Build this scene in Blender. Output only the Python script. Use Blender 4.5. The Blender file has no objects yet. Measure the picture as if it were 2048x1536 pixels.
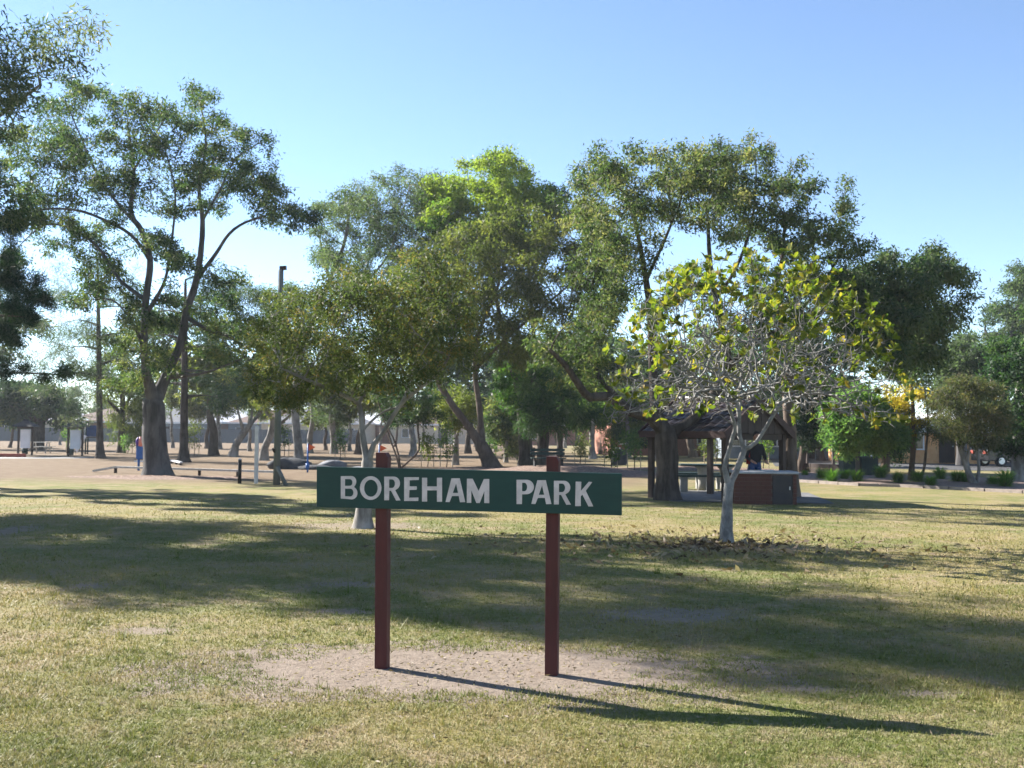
import bpy, math, random
import numpy as np
from mathutils import Matrix, Vector

# ------------------------------------------------------------------ camera, sky, sun, exposure
scene = bpy.context.scene
EYE = 1.6
FPX = 2196.0                        # focal length in photo pixels (photo 2048 x 1536)
PITCH = math.radians(2.55)
ROLL = math.radians(0.5)
CAM_R = Matrix.Rotation(math.radians(90) + PITCH, 3, 'X') @ Matrix.Rotation(ROLL, 3, 'Z')
cam_data = bpy.data.cameras.new('camera')
cam = bpy.data.objects.new('camera', cam_data)
scene.collection.objects.link(cam)
cam.matrix_world = Matrix.Translation((0, 0, EYE)) @ CAM_R.to_4x4()
cam_data.sensor_width = 36.0
cam_data.lens = 36.0 * FPX / 2048.0
cam_data.clip_start = 0.1
cam_data.clip_end = 3000
cam_data.dof.use_dof = True
cam_data.dof.focus_distance = 8.0
cam_data.dof.aperture_fstop = 6.3
scene.camera = cam

SUN_ELEV = math.radians(30.5)
SUN_AZ = math.radians(-56)          # from +Y (view direction), negative = to the left
sun_dir = Vector((math.sin(SUN_AZ) * math.cos(SUN_ELEV), math.cos(SUN_AZ) * math.cos(SUN_ELEV), math.sin(SUN_ELEV)))
world = bpy.data.worlds.new('World')
scene.world = world
world.use_nodes = True
wn = world.node_tree
wn.nodes.clear()
sky = wn.nodes.new('ShaderNodeTexSky')
sky.sky_type = 'NISHITA'
sky.sun_disc = False
sky.sun_elevation = SUN_ELEV
sky.sun_rotation = SUN_AZ
sky.air_density = 1.0
sky.dust_density = 0.3
sky.altitude = 3000
sky.ozone_density = 1.5
wbg = wn.nodes.new('ShaderNodeBackground')
wbg.inputs['Strength'].default_value = 0.072
wout = wn.nodes.new('ShaderNodeOutputWorld')
wn.links.new(sky.outputs[0], wbg.inputs[0])
wn.links.new(wbg.outputs[0], wout.inputs[0])

sun_data = bpy.data.lights.new('sun', 'SUN')
sun_data.energy = 5.0
sun_data.angle = math.radians(0.5)
sun_data.color = (1.0, 0.955, 0.885)
sun = bpy.data.objects.new('sun', sun_data)
sun.rotation_euler = sun_dir.to_track_quat('Z', 'Y').to_euler()
scene.collection.objects.link(sun)

scene.view_settings.view_transform = 'Standard'
scene.view_settings.look = 'None'
scene.view_settings.exposure = 1.92
scene.view_settings.gamma = 1.0
scene.render.engine = 'CYCLES'
scene.cycles.volume_bounces = 0
scene.cycles.max_bounces = 5
scene.cycles.diffuse_bounces = 2
scene.cycles.glossy_bounces = 2
scene.cycles.transmission_bounces = 3
scene.cycles.transparent_max_bounces = 6
scene.cycles.caustics_reflective = False
scene.cycles.caustics_refractive = False

random.seed(7)
rng = np.random.default_rng(7)
COL = scene.collection


# ------------------------------------------------------------------ where a thing seen in the photograph stands
def ray(u, v):
    return CAM_R @ Vector(((u - 1024) / FPX, -(v - 768) / FPX, -1.0))


def W(u, v, Y):
    d = ray(u, v)
    t = Y / d.y
    return Vector((d.x * t, Y, EYE + d.z * t))


def G(u, v):
    d = ray(u, v)
    t = -EYE / d.z
    return Vector((d.x * t, d.y * t, 0.0))


def GX(u, Y):
    p = W(u, 900, Y)
    return Vector((p.x, Y, 0))


# ------------------------------------------------------------------ objects
def tag(o, label=None, cat=None, group=None, kind=None):
    if label: o['label'] = label
    if cat: o['category'] = cat
    if group: o['group'] = group
    if kind: o['kind'] = kind
    return o


def empty(name, loc=(0, 0, 0), rz=0.0):
    o = bpy.data.objects.new(name, None)
    o.empty_display_size = 0.2
    o.location = loc
    o.rotation_euler = (0, 0, rz)
    COL.objects.link(o)
    return o


def thing(name, label, cat, loc=(0, 0, 0), rz=0.0, group=None):
    return tag(empty(name, loc, rz), label, cat, group)


def link(name, me, parent=None):
    o = bpy.data.objects.new(name, me)
    COL.objects.link(o)
    if parent is not None:
        o.parent = parent
    return o


def mesh_np(name, verts, faces, mat, smooth=False, tint=None):
    """verts (n,3); faces (m,k) with one k, or a list of such arrays"""
    if not isinstance(faces, list):
        faces = [faces]
    me = bpy.data.meshes.new(name)
    verts = np.asarray(verts, dtype=np.float32)
    me.vertices.add(len(verts))
    me.vertices.foreach_set('co', verts.ravel())
    loops = np.concatenate([np.asarray(f, dtype=np.int32).ravel() for f in faces])
    tot = np.concatenate([np.full(len(f), np.asarray(f).shape[1], dtype=np.int32) for f in faces])
    start = np.zeros(len(tot), dtype=np.int32)
    start[1:] = np.cumsum(tot)[:-1]
    me.loops.add(len(loops))
    me.loops.foreach_set('vertex_index', loops)
    me.polygons.add(len(tot))
    me.polygons.foreach_set('loop_start', start)
    me.polygons.foreach_set('loop_total', tot)
    if smooth:
        me.polygons.foreach_set('use_smooth', np.ones(len(tot), dtype=bool))
    if tint is not None:
        a = me.attributes.new('tint', 'FLOAT', 'FACE')
        a.data.foreach_set('value', np.asarray(tint, dtype=np.float32))
    if mat is not None:
        me.materials.append(mat)
    me.update(calc_edges=True)
    me.validate()
    return me


class MB:
    """collects boxes, tubes and prisms, then becomes one mesh object"""
    def __init__(self):
        self.v = []; self.f = []; self.sm = []

    def add(self, vs, fs, smooth=False):
        n = len(self.v)
        self.v += [tuple(p) for p in vs]
        self.f += [tuple(i + n for i in f) for f in fs]
        self.sm += [smooth] * len(fs)
        return self

    def box(self, x0, x1, y0, y1, z0, z1, m=None):
        vs = [(x, y, z) for z in (z0, z1) for y in (y0, y1) for x in (x0, x1)]
        if m is not None:
            vs = [tuple(m @ Vector(p)) for p in vs]
        return self.add(vs, [(0, 2, 3, 1), (4, 5, 7, 6), (0, 1, 5, 4), (2, 6, 7, 3), (0, 4, 6, 2), (1, 3, 7, 5)])

    def bar(self, a, b, w, h):
        a, b = Vector(a), Vector(b)
        d = b - a
        q = d.to_track_quat('X', 'Z').to_matrix().to_4x4()
        m = Matrix.Translation(a) @ q
        return self.box(0, d.length, -w / 2, w / 2, -h / 2, h / 2, m)

    def tube(self, pts, rad, n=8, cap=True, smooth=True):
        v, f = tube_np(np.array([tuple(p) for p in pts], float), np.array(rad, float), n)
        base = len(self.v)
        self.add(v.tolist(), [tuple(q) for q in f.tolist()], smooth)
        if cap:
            k = len(pts)
            self.f.append(tuple(base + i for i in reversed(range(n)))); self.sm.append(False)
            self.f.append(tuple(base + (k - 1) * n + i for i in range(n))); self.sm.append(False)
        return self

    def prism(self, poly, y0, y1, m=None):
        """polygon in x,z swept along y"""
        n = len(poly)
        vs = [(x, y0, z) for x, z in poly] + [(x, y1, z) for x, z in poly]
        if m is not None:
            vs = [tuple(m @ Vector(p)) for p in vs]
        fs = [tuple(range(n)), tuple(reversed(range(n, 2 * n)))]
        fs += [((i + 1) % n, i, n + i, n + (i + 1) % n) for i in range(n)]
        return self.add(vs, fs)

    def build(self, name, mat, parent=None, bevel=0.0):
        me = bpy.data.meshes.new(name)
        me.from_pydata(self.v, [], self.f)
        me.polygons.foreach_set('use_smooth', self.sm)
        me.materials.append(mat)
        me.update()
        o = link(name, me, parent)
        if bevel:
            b = o.modifiers.new('edges', 'BEVEL')
            b.width = bevel; b.segments = 2; b.limit_method = 'ANGLE'
        return o


def copy_tree(o, parent=None):
    c = o.copy()
    COL.objects.link(c)
    c.parent = parent
    for ch in list(o.children):
        copy_tree(ch, c)
    return c


def norm(a):
    return a / np.maximum(np.linalg.norm(a, axis=-1, keepdims=True), 1e-9)


def tube_np(P, R, n):
    k = len(P)
    T = np.empty_like(P)
    T[1:-1] = P[2:] - P[:-2]
    T[0] = P[1] - P[0]; T[-1] = P[-1] - P[-2]
    T = norm(T)
    m = np.abs(T.mean(axis=0))
    ref = np.zeros(3); ref[int(np.argmin(m))] = 1.0
    U = norm(np.cross(T, ref)); V = np.cross(T, U)
    a = np.arange(n) * (2 * math.pi / n)
    ring = U[:, None, :] * np.cos(a)[None, :, None] + V[:, None, :] * np.sin(a)[None, :, None]
    v = (P[:, None, :] + ring * R[:, None, None]).reshape(-1, 3)
    i = np.arange(k - 1)[:, None] * n
    j = np.arange(n)[None, :]
    jn = (j + 1) % n
    f = np.stack([i + j, i + jn, i + n + jn, i + n + j], axis=-1).reshape(-1, 4)
    return v, f


# ------------------------------------------------------------------ materials
def new_mat(name):
    m = bpy.data.materials.new(name)
    m.use_nodes = True
    nt = m.node_tree
    b = nt.nodes['Principled BSDF']
    return m, nt, b


def nd(nt, kind, **kw):
    n = nt.nodes.new(kind)
    for k, v in kw.items():
        if k in n.inputs.keys():
            n.inputs[k].default_value = v
        else:
            setattr(n, k, v)
    return n


def mixc(nt, fac, a, b, blend='MIX'):
    n = nt.nodes.new('ShaderNodeMix')
    n.data_type = 'RGBA'; n.blend_type = blend
    for sock, val in ((n.inputs[0], fac), (n.inputs[6], a), (n.inputs[7], b)):
        if hasattr(val, 'links') or hasattr(val, 'is_linked'):
            nt.links.new(val, sock)
        elif isinstance(val, (tuple, list)):
            sock.default_value = (*val[:3], 1)
        else:
            sock.default_value = val
    return n.outputs[2]


def maprange(nt, src, a, b, c=0.0, d=1.0, smooth=True):
    n = nt.nodes.new('ShaderNodeMapRange')
    n.interpolation_type = 'SMOOTHSTEP' if smooth else 'LINEAR'
    nt.links.new(src, n.inputs[0])
    for i, val in enumerate((a, b, c, d)):
        n.inputs[i + 1].default_value = val
    return n.outputs[0]


def noise(nt, scale, detail=3.0, rough=0.55, vec=None, dist=0.0):
    n = nd(nt, 'ShaderNodeTexNoise', Scale=scale, Detail=detail, Roughness=rough, Distortion=dist)
    if vec is not None:
        nt.links.new(vec, n.inputs['Vector'])
    return n.outputs[0]


def surf(name, c1, c2=None, scale=6.0, rough=0.7, bump=0.0, bscale=40.0, stretch=(1, 1, 1), spec=0.3, metal=0.0, lo=0.35, hi=0.65):
    """a plain surface: two colours mixed by noise, with a fine relief"""
    m, nt, b = new_mat(name)
    c2 = c2 or tuple(x * 0.7 for x in c1)
    tc = nd(nt, 'ShaderNodeTexCoord')
    mp = nd(nt, 'ShaderNodeMapping')
    mp.inputs['Scale'].default_value = stretch
    nt.links.new(tc.outputs['Object'], mp.inputs[0])
    f = maprange(nt, noise(nt, scale, 4, 0.6, mp.outputs[0]), lo, hi)
    nt.links.new(mixc(nt, f, c1, c2), b.inputs['Base Color'])
    b.inputs['Roughness'].default_value = rough
    b.inputs['Specular IOR Level'].default_value = spec
    b.inputs['Metallic'].default_value = metal
    if bump:
        bn = nd(nt, 'ShaderNodeBump', Strength=bump, Distance=0.02)
        nt.links.new(noise(nt, bscale, 4, 0.6, mp.outputs[0]), bn.inputs['Height'])
        nt.links.new(bn.outputs[0], b.inputs['Normal'])
    return m


def bark(name, c1, c2, scale=7.0, streak=0.22, bump=0.9):
    m, nt, b = new_mat(name)
    tc = nd(nt, 'ShaderNodeTexCoord')
    mp = nd(nt, 'ShaderNodeMapping')
    mp.inputs['Scale'].default_value = (1, 1, streak)
    nt.links.new(tc.outputs['Object'], mp.inputs[0])
    n1 = noise(nt, scale, 6, 0.65, mp.outputs[0], 0.4)
    n2 = noise(nt, scale * 0.25, 3, 0.5, tc.outputs['Object'])
    c = mixc(nt, maprange(nt, n1, 0.35, 0.68), c1, c2)
    c = mixc(nt, maprange(nt, n2, 0.45, 0.7, 0, 0.5), c, tuple(min(1, x * 1.5) for x in c2))
    nt.links.new(c, b.inputs['Base Color'])
    b.inputs['Roughness'].default_value = 0.9
    b.inputs['Specular IOR Level'].default_value = 0.15
    bn = nd(nt, 'ShaderNodeBump', Strength=bump, Distance=0.05)
    nt.links.new(n1, bn.inputs['Height'])
    nt.links.new(bn.outputs[0], b.inputs['Normal'])
    return m


def leaf_mat(name, cols, trans=0.4, rough=0.45, glow=1.25, attr=True):
    """cols: list of (position, colour) along the per-leaf tint"""
    m, nt, b = new_mat(name)
    out = nt.nodes['Material Output']
    rp = nd(nt, 'ShaderNodeValToRGB')
    el = rp.color_ramp.elements
    while len(el) < len(cols):
        el.new(0.5)
    for e, (p, c) in zip(el, cols):
        e.position = p; e.color = (c[0] * 0.95, c[1] * 1.06, c[2] * 1.2, 1)
    if attr:
        at = nd(nt, 'ShaderNodeAttribute', attribute_name='tint')
        nt.links.new(at.outputs['Fac'], rp.inputs[0])
    else:
        oi = nd(nt, 'ShaderNodeObjectInfo')
        nt.links.new(oi.outputs['Random'], rp.inputs[0])
    nt.links.new(rp.outputs[0], b.inputs['Base Color'])
    b.inputs['Roughness'].default_value = rough + 0.1
    b.inputs['Specular IOR Level'].default_value = 0.18
    tr = nd(nt, 'ShaderNodeBsdfTranslucent')
    nt.links.new(mixc(nt, 1.0, rp.outputs[0], (1.18 * glow, 1.38 * glow, 0.68 * glow), 'MULTIPLY'), tr.inputs[0])
    mx = nd(nt, 'ShaderNodeMixShader')
    mx.inputs[0].default_value = min(0.6, trans + 0.1)
    nt.links.new(b.outputs[0], mx.inputs[1])
    nt.links.new(tr.outputs[0], mx.inputs[2])
    nt.links.new(mx.outputs[0], out.inputs['Surface'])
    return m


# bare earth patches worn into the lawn: centre and half-sizes read from the photograph
PATCHES = []
for (u, v, du, dv, soft) in [(920, 1341, 400, 41, 0.1), (285, 1262, 75, 8, 0.6), (1345, 1231, 175, 17, 0.5), (700, 1168, 90, 7, 0.7),
                             (680, 1222, 70, 6, 0.7), (725, 1052, 150, 8, 0.7), (1480, 1094, 150, 10, 0.7), (15, 1062, 50, 13, 0.5),
                             (1620, 1378, 110, 10, 0.9), (1850, 1388, 80, 9, 0.9), (470, 1305, 60, 8, 0.9), (170, 1172, 40, 6, 0.8)]:
    c = G(u, v)
    PATCHES.append((c.x, c.y, du * c.y / FPX, abs(G(u, v - dv).y - G(u, v + dv).y) / 2, soft))

lawn = bpy.data.node_groups.new('lawn_colour', 'ShaderNodeTree')
lawn.interface.new_socket('Color', in_out='OUTPUT', socket_type='NodeSocketColor')
lawn.interface.new_socket('Bare', in_out='OUTPUT', socket_type='NodeSocketFloat')
lawn.interface.new_socket('Grass', in_out='OUTPUT', socket_type='NodeSocketColor')
_go = lawn.nodes.new('NodeGroupOutput')
_ge = lawn.nodes.new('ShaderNodeNewGeometry')
POS = _ge.outputs['Position']
n_big = noise(lawn, 0.30, 4, 0.6, POS)
n_mid = noise(lawn, 1.7, 4, 0.6, POS)
n_fine = noise(lawn, 14.0, 4, 0.7, POS)
lc = mixc(lawn, maprange(lawn, n_big, 0.40, 0.60), (0.118, 0.136, 0.032), (0.225, 0.190, 0.072))
lc = mixc(lawn, maprange(lawn, n_mid, 0.42, 0.72), lc, (0.265, 0.205, 0.120))
lc = mixc(lawn, maprange(lawn, n_fine, 0.40, 0.75, 0, 0.7), lc, (0.295, 0.25, 0.165))
# the playing field past the sign is drier, browner turf
sx = nd(lawn, 'ShaderNodeSeparateXYZ'); lawn.links.new(POS, sx.inputs[0])
jy = nd(lawn, 'ShaderNodeMath', operation='MULTIPLY_ADD'); lawn.links.new(n_big, jy.inputs[0]); jy.inputs[1].default_value = 9.0
lawn.links.new(sx.outputs[1], jy.inputs[2])
dry = maprange(lawn, jy.outputs[0], 35.0, 41.0)
# the grass stays greener towards the shelter
gx = maprange(lawn, sx.outputs[0], 0.0, 14.0, 0.0, 0.0)
gr = maprange(lawn, sx.outputs[0], 2.5, 7.0, 1.0, 0.25)
dd = nd(lawn, 'ShaderNodeMath', operation='MULTIPLY'); lawn.links.new(dry, dd.inputs[0]); lawn.links.new(gr, dd.inputs[1])
drc = mixc(lawn, maprange(lawn, n_mid, 0.35, 0.7), (0.150, 0.106, 0.068), (0.195, 0.145, 0.096))
lc = mixc(lawn, dd.outputs[0], lc, drc)
bare = None
n_edge = noise(lawn, 1.9, 8, 0.78, POS, 0.6)
for (cx, cy, rx, ry, soft) in PATCHES:
    s1 = nd(lawn, 'ShaderNodeVectorMath', operation='SUBTRACT'); lawn.links.new(POS, s1.inputs[0]); s1.inputs[1].default_value = (cx, cy, 0)
    s2 = nd(lawn, 'ShaderNodeVectorMath', operation='MULTIPLY'); lawn.links.new(s1.outputs[0], s2.inputs[0]); s2.inputs[1].default_value = (1 / rx, 1 / ry, 0)
    ln = nd(lawn, 'ShaderNodeVectorMath', operation='LENGTH'); lawn.links.new(s2.outputs[0], ln.inputs[0])
    ad = nd(lawn, 'ShaderNodeMath', operation='MULTIPLY_ADD'); lawn.links.new(n_edge, ad.inputs[0]); ad.inputs[1].default_value = 3.6
    lawn.links.new(ln.outputs['Value'], ad.inputs[2])
    th = 3.3 if soft < 0.45 else 2.68
    f = maprange(lawn, ad.outputs[0], th - soft * 0.8, th + soft * 0.75, 1.0 if soft < 0.45 else 0.85, 0.0)
    if bare is None:
        bare = f
    else:
        mxn = nd(lawn, 'ShaderNodeMath', operation='MAXIMUM'); lawn.links.new(bare, mxn.inputs[0]); lawn.links.new(f, mxn.inputs[1]); bare = mxn.outputs[0]
earth = mixc(lawn, maprange(lawn, noise(lawn, 9.0, 6, 0.7, POS), 0.35, 0.7), (0.262, 0.212, 0.168), (0.195, 0.153, 0.118))
grass_c = lc
lc = mixc(lawn, bare, lc, earth)
lawn.links.new(lc, _go.inputs[0])
lawn.links.new(bare, _go.inputs[1])
lawn.links.new(grass_c, _go.inputs[2])

ground_mat, nt, b = new_mat('lawn_ground')
g = nt.nodes.new('ShaderNodeGroup'); g.node_tree = lawn
nt.links.new(g.outputs[0], b.inputs['Base Color'])
b.inputs['Roughness'].default_value = 0.95
b.inputs['Specular IOR Level'].default_value = 0.1
ge = nt.nodes.new('ShaderNodeNewGeometry')
bn = nd(nt, 'ShaderNodeBump', Strength=0.9, Distance=0.03)
nt.links.new(noise(nt, 22.0, 6, 0.75, ge.outputs['Position']), bn.inputs['Height'])
nt.links.new(bn.outputs[0], b.inputs['Normal'])

blade_mat, nt, b = new_mat('grass_blades')
out = nt.nodes['Material Output']
g = nt.nodes.new('ShaderNodeGroup'); g.node_tree = lawn
at = nd(nt, 'ShaderNodeAttribute', attribute_name='tint')
rp = nd(nt, 'ShaderNodeValToRGB')
el = rp.color_ramp.elements
el.new(0.5); el.new(0.75)
for e, (p, c) in zip(el, [(0, (0.55, 0.85, 0.35)), (0.45, (1.0, 1.08, 0.75)), (0.75, (1.3, 1.18, 1.0)), (1, (1.9, 1.8, 1.9))]):
    e.position = p; e.color = (*c, 1)
nt.links.new(at.outputs['Fac'], rp.inputs[0])
bc = mixc(nt, 1.0, g.outputs[2], rp.outputs[0], 'MULTIPLY')
nt.links.new(bc, b.inputs['Base Color'])
b.inputs['Roughness'].default_value = 0.6
b.inputs['Specular IOR Level'].default_value = 0.25
tr = nd(nt, 'ShaderNodeBsdfTranslucent'); nt.links.new(bc, tr.inputs[0])
mx = nd(nt, 'ShaderNodeMixShader'); mx.inputs[0].default_value = 0.3
nt.links.new(b.outputs[0], mx.inputs[1]); nt.links.new(tr.outputs[0], mx.inputs[2]); nt.links.new(mx.outputs[0], out.inputs['Surface'])

def weathered(name, c1, c2, c3, rough, stretch):
    """old gloss paint on timber: grain, faded areas, small chips"""
    m, nt, b = new_mat(name)
    tc = nd(nt, 'ShaderNodeTexCoord'); mp = nd(nt, 'ShaderNodeMapping'); mp.inputs['Scale'].default_value = stretch
    nt.links.new(tc.outputs['Object'], mp.inputs[0])
    grain = noise(nt, 30, 5, 0.65, mp.outputs[0], 0.3)
    fade = noise(nt, 2.2, 4, 0.6, tc.outputs['Object'])
    chip = noise(nt, 46, 6, 0.7, tc.outputs['Object'])
    c = mixc(nt, maprange(nt, grain, 0.35, 0.7), c1, c2)
    c = mixc(nt, maprange(nt, fade, 0.42, 0.72, 0, 0.55), c, c3)
    c = mixc(nt, maprange(nt, chip, 0.69, 0.74, 0, 0.6), c, (0.16, 0.13, 0.11))
    nt.links.new(c, b.inputs['Base Color'])
    nt.links.new(maprange(nt, fade, 0.3, 0.7, rough - 0.1, rough + 0.15), b.inputs['Roughness'])
    b.inputs['Specular IOR Level'].default_value = 0.3
    bn = nd(nt, 'ShaderNodeBump', Strength=0.35, Distance=0.004)
    nt.links.new(grain, bn.inputs['Height']); nt.links.new(bn.outputs[0], b.inputs['Normal'])
    return m


M = dict(
    sign_green=weathered('sign_green_paint', (0.0062, 0.034, 0.029), (0.009, 0.042, 0.035), (0.015, 0.056, 0.048), 0.5, (0.12, 1, 1)),
    sign_red=weathered('sign_red_brown_paint', (0.080, 0.017, 0.015), (0.056, 0.013, 0.012), (0.105, 0.032, 0.028), 0.6, (1, 1, 0.08)),
    sign_white=surf('sign_letter_paint', (0.60, 0.53, 0.52), (0.48, 0.43, 0.42), 14, 0.6),
    concrete=surf('concrete', (0.30, 0.285, 0.26), (0.22, 0.21, 0.195), 3, 0.9, 0.2, 60),
    concrete_dark=surf('shaded_concrete', (0.15, 0.15, 0.15), (0.10, 0.10, 0.10), 3, 0.9, 0.2, 60),  # darkened copy of the concrete: shade under the shelter put into its colour
    mulch=surf('bark_mulch', (0.24, 0.165, 0.125), (0.12, 0.075, 0.055), 9, 0.95, 1.0, 30),
    edging=surf('garden_edging', (0.30, 0.25, 0.215), (0.22, 0.185, 0.16), 5, 0.9, 0.3, 40),
    timber_dark=surf('dark_stained_timber', (0.045, 0.028, 0.022), (0.03, 0.02, 0.016), 8, 0.7, 0.3, 30, (1, 1, 0.2)),
    timber_red=surf('red_brown_fascia', (0.06, 0.03, 0.026), (0.045, 0.024, 0.021), 8, 0.7),
    timber_grey=surf('weathered_grey_timber', (0.55, 0.52, 0.48), (0.42, 0.40, 0.37), 10, 0.85, 0.4, 30, (1, 1, 0.15)),
    brick=surf('red_brick', (0.125, 0.05, 0.034), (0.085, 0.036, 0.027), 14, 0.85, 0.4, 60),
    mortar=surf('mortar', (0.16, 0.12, 0.10), (0.12, 0.09, 0.08), 20, 0.95),
    steel_dark=surf('dark_steel_door', (0.025, 0.023, 0.026), (0.035, 0.03, 0.03), 6, 0.5),
    stone_top=surf('pale_bench_top', (0.42, 0.42, 0.44), (0.34, 0.34, 0.36), 8, 0.6),
    steel=surf('stainless_steel', (0.55, 0.56, 0.58), (0.45, 0.46, 0.48), 8, 0.3, metal=0.9),
    pole_wood=surf('treated_pole', (0.100, 0.115, 0.100), (0.16, 0.16, 0.145), 8, 0.85, 0.5, 30, (1, 1, 0.1)),
    post_white=surf('white_painted_post', (0.60, 0.60, 0.61), (0.50, 0.50, 0.52), 8, 0.7),
    black=surf('black_rubber', (0.012, 0.012, 0.013), (0.02, 0.02, 0.02), 5, 0.7),
    dark_green=surf('dark_green_paint', (0.012, 0.030, 0.028), (0.02, 0.045, 0.04), 6, 0.55),
    blue=surf('blue_play_paint', (0.03, 0.13, 0.42), (0.025, 0.10, 0.34), 4, 0.45),
    blue_dark=surf('navy_play_panel', (0.02, 0.05, 0.16), (0.015, 0.04, 0.12), 4, 0.5),
    orange=surf('orange_play_panel', (0.72, 0.14, 0.05), (0.62, 0.11, 0.04), 4, 0.5),
    pink=surf('salmon_play_panel', (0.75, 0.26, 0.20), (0.65, 0.2, 0.16), 4, 0.5),
    purple=surf('purple_play_panel', (0.13, 0.06, 0.30), (0.10, 0.05, 0.24), 4, 0.5),
    red_dull=surf('rust_red_paint', (0.30, 0.05, 0.03), (0.22, 0.04, 0.025), 5, 0.7),
    white=surf('white_paint', (0.76, 0.76, 0.75), (0.66, 0.66, 0.66), 4, 0.6),
    panel_white=surf('pale_notice_panel', (0.78, 0.78, 0.82), (0.70, 0.70, 0.74), 2, 0.5),
    cream=surf('cream_wall', (0.62, 0.52, 0.38), (0.54, 0.45, 0.33), 3, 0.85),
    orange_wall=surf('orange_wall', (0.74, 0.42, 0.20), (0.68, 0.34, 0.14), 3, 0.8),
    brick_far=surf('far_brick_wall', (0.30, 0.135, 0.09), (0.24, 0.11, 0.075), 5, 0.9),
    grey_wall=surf('blue_grey_wall', (0.20, 0.235, 0.27), (0.16, 0.19, 0.22), 3, 0.8),
    roof_white=surf('pale_metal_roof', (0.66, 0.66, 0.66), (0.58, 0.58, 0.60), 2, 0.45, stretch=(8, 1, 1)),
    roof_grey=surf('grey_tile_roof', (0.17, 0.175, 0.185), (0.13, 0.13, 0.14), 6, 0.8),
    roof_brown=surf('brown_tile_roof', (0.16, 0.10, 0.08), (0.12, 0.075, 0.06), 6, 0.8),
    roof_dark=surf('dark_slate_roof', (0.018, 0.023, 0.030), (0.013, 0.016, 0.022), 6, 0.75),
    fence=surf('grey_paling_fence', (0.12, 0.135, 0.145), (0.09, 0.10, 0.11), 4, 0.9, stretch=(6, 6, 0.3)),
    rock=surf('dark_boulder', (0.04, 0.042, 0.048), (0.065, 0.065, 0.07), 4, 0.85, 0.9, 12),
    rock_grey=surf('grey_boulder', (0.20, 0.20, 0.215), (0.13, 0.13, 0.14), 3, 0.85, 0.9, 10),
    tan=surf('pale_stake', (0.42, 0.34, 0.24), (0.33, 0.27, 0.19), 10, 0.9),
    skin=surf('skin', (0.40, 0.20, 0.14), (0.36, 0.18, 0.12), 6, 0.6),
    hair=surf('dark_hair', (0.02, 0.015, 0.012), (0.03, 0.02, 0.015), 20, 0.6),
    cloth_black=surf('black_cloth', (0.010, 0.010, 0.011), (0.016, 0.016, 0.018), 10, 0.9),
    cloth_red=surf('red_cloth', (0.30, 0.02, 0.015), (0.24, 0.015, 0.012), 10, 0.9),
)
gm, nt, b = new_mat('dark_window_glass')
b.inputs['Base Color'].default_value = (0.03, 0.035, 0.04, 1); b.inputs['Roughness'].default_value = 0.08
M['glass'] = gm


def car_paint(name, c):
    m, nt, b = new_mat(name)
    b.inputs['Base Color'].default_value = (*c, 1); b.inputs['Roughness'].default_value = 0.3
    b.inputs['Coat Weight'].default_value = 0.6
    return m


# roof tiles: each tile its own shade
tile_m, nt, b = new_mat('concrete_roof_tile')
oi = nd(nt, 'ShaderNodeObjectInfo')
rp = nd(nt, 'ShaderNodeValToRGB'); el = rp.color_ramp.elements; el.new(0.6)
for e, (p, c) in zip(el, [(0, (0.034, 0.024, 0.025)), (0.6, (0.058, 0.042, 0.041)), (1, (0.095, 0.078, 0.08))]):
    e.position = p; e.color = (*c, 1)
nt.links.new(oi.outputs['Random'], rp.inputs[0]); nt.links.new(rp.outputs[0], b.inputs['Base Color'])
b.inputs['Roughness'].default_value = 0.38
M['tile'] = tile_m

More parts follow.
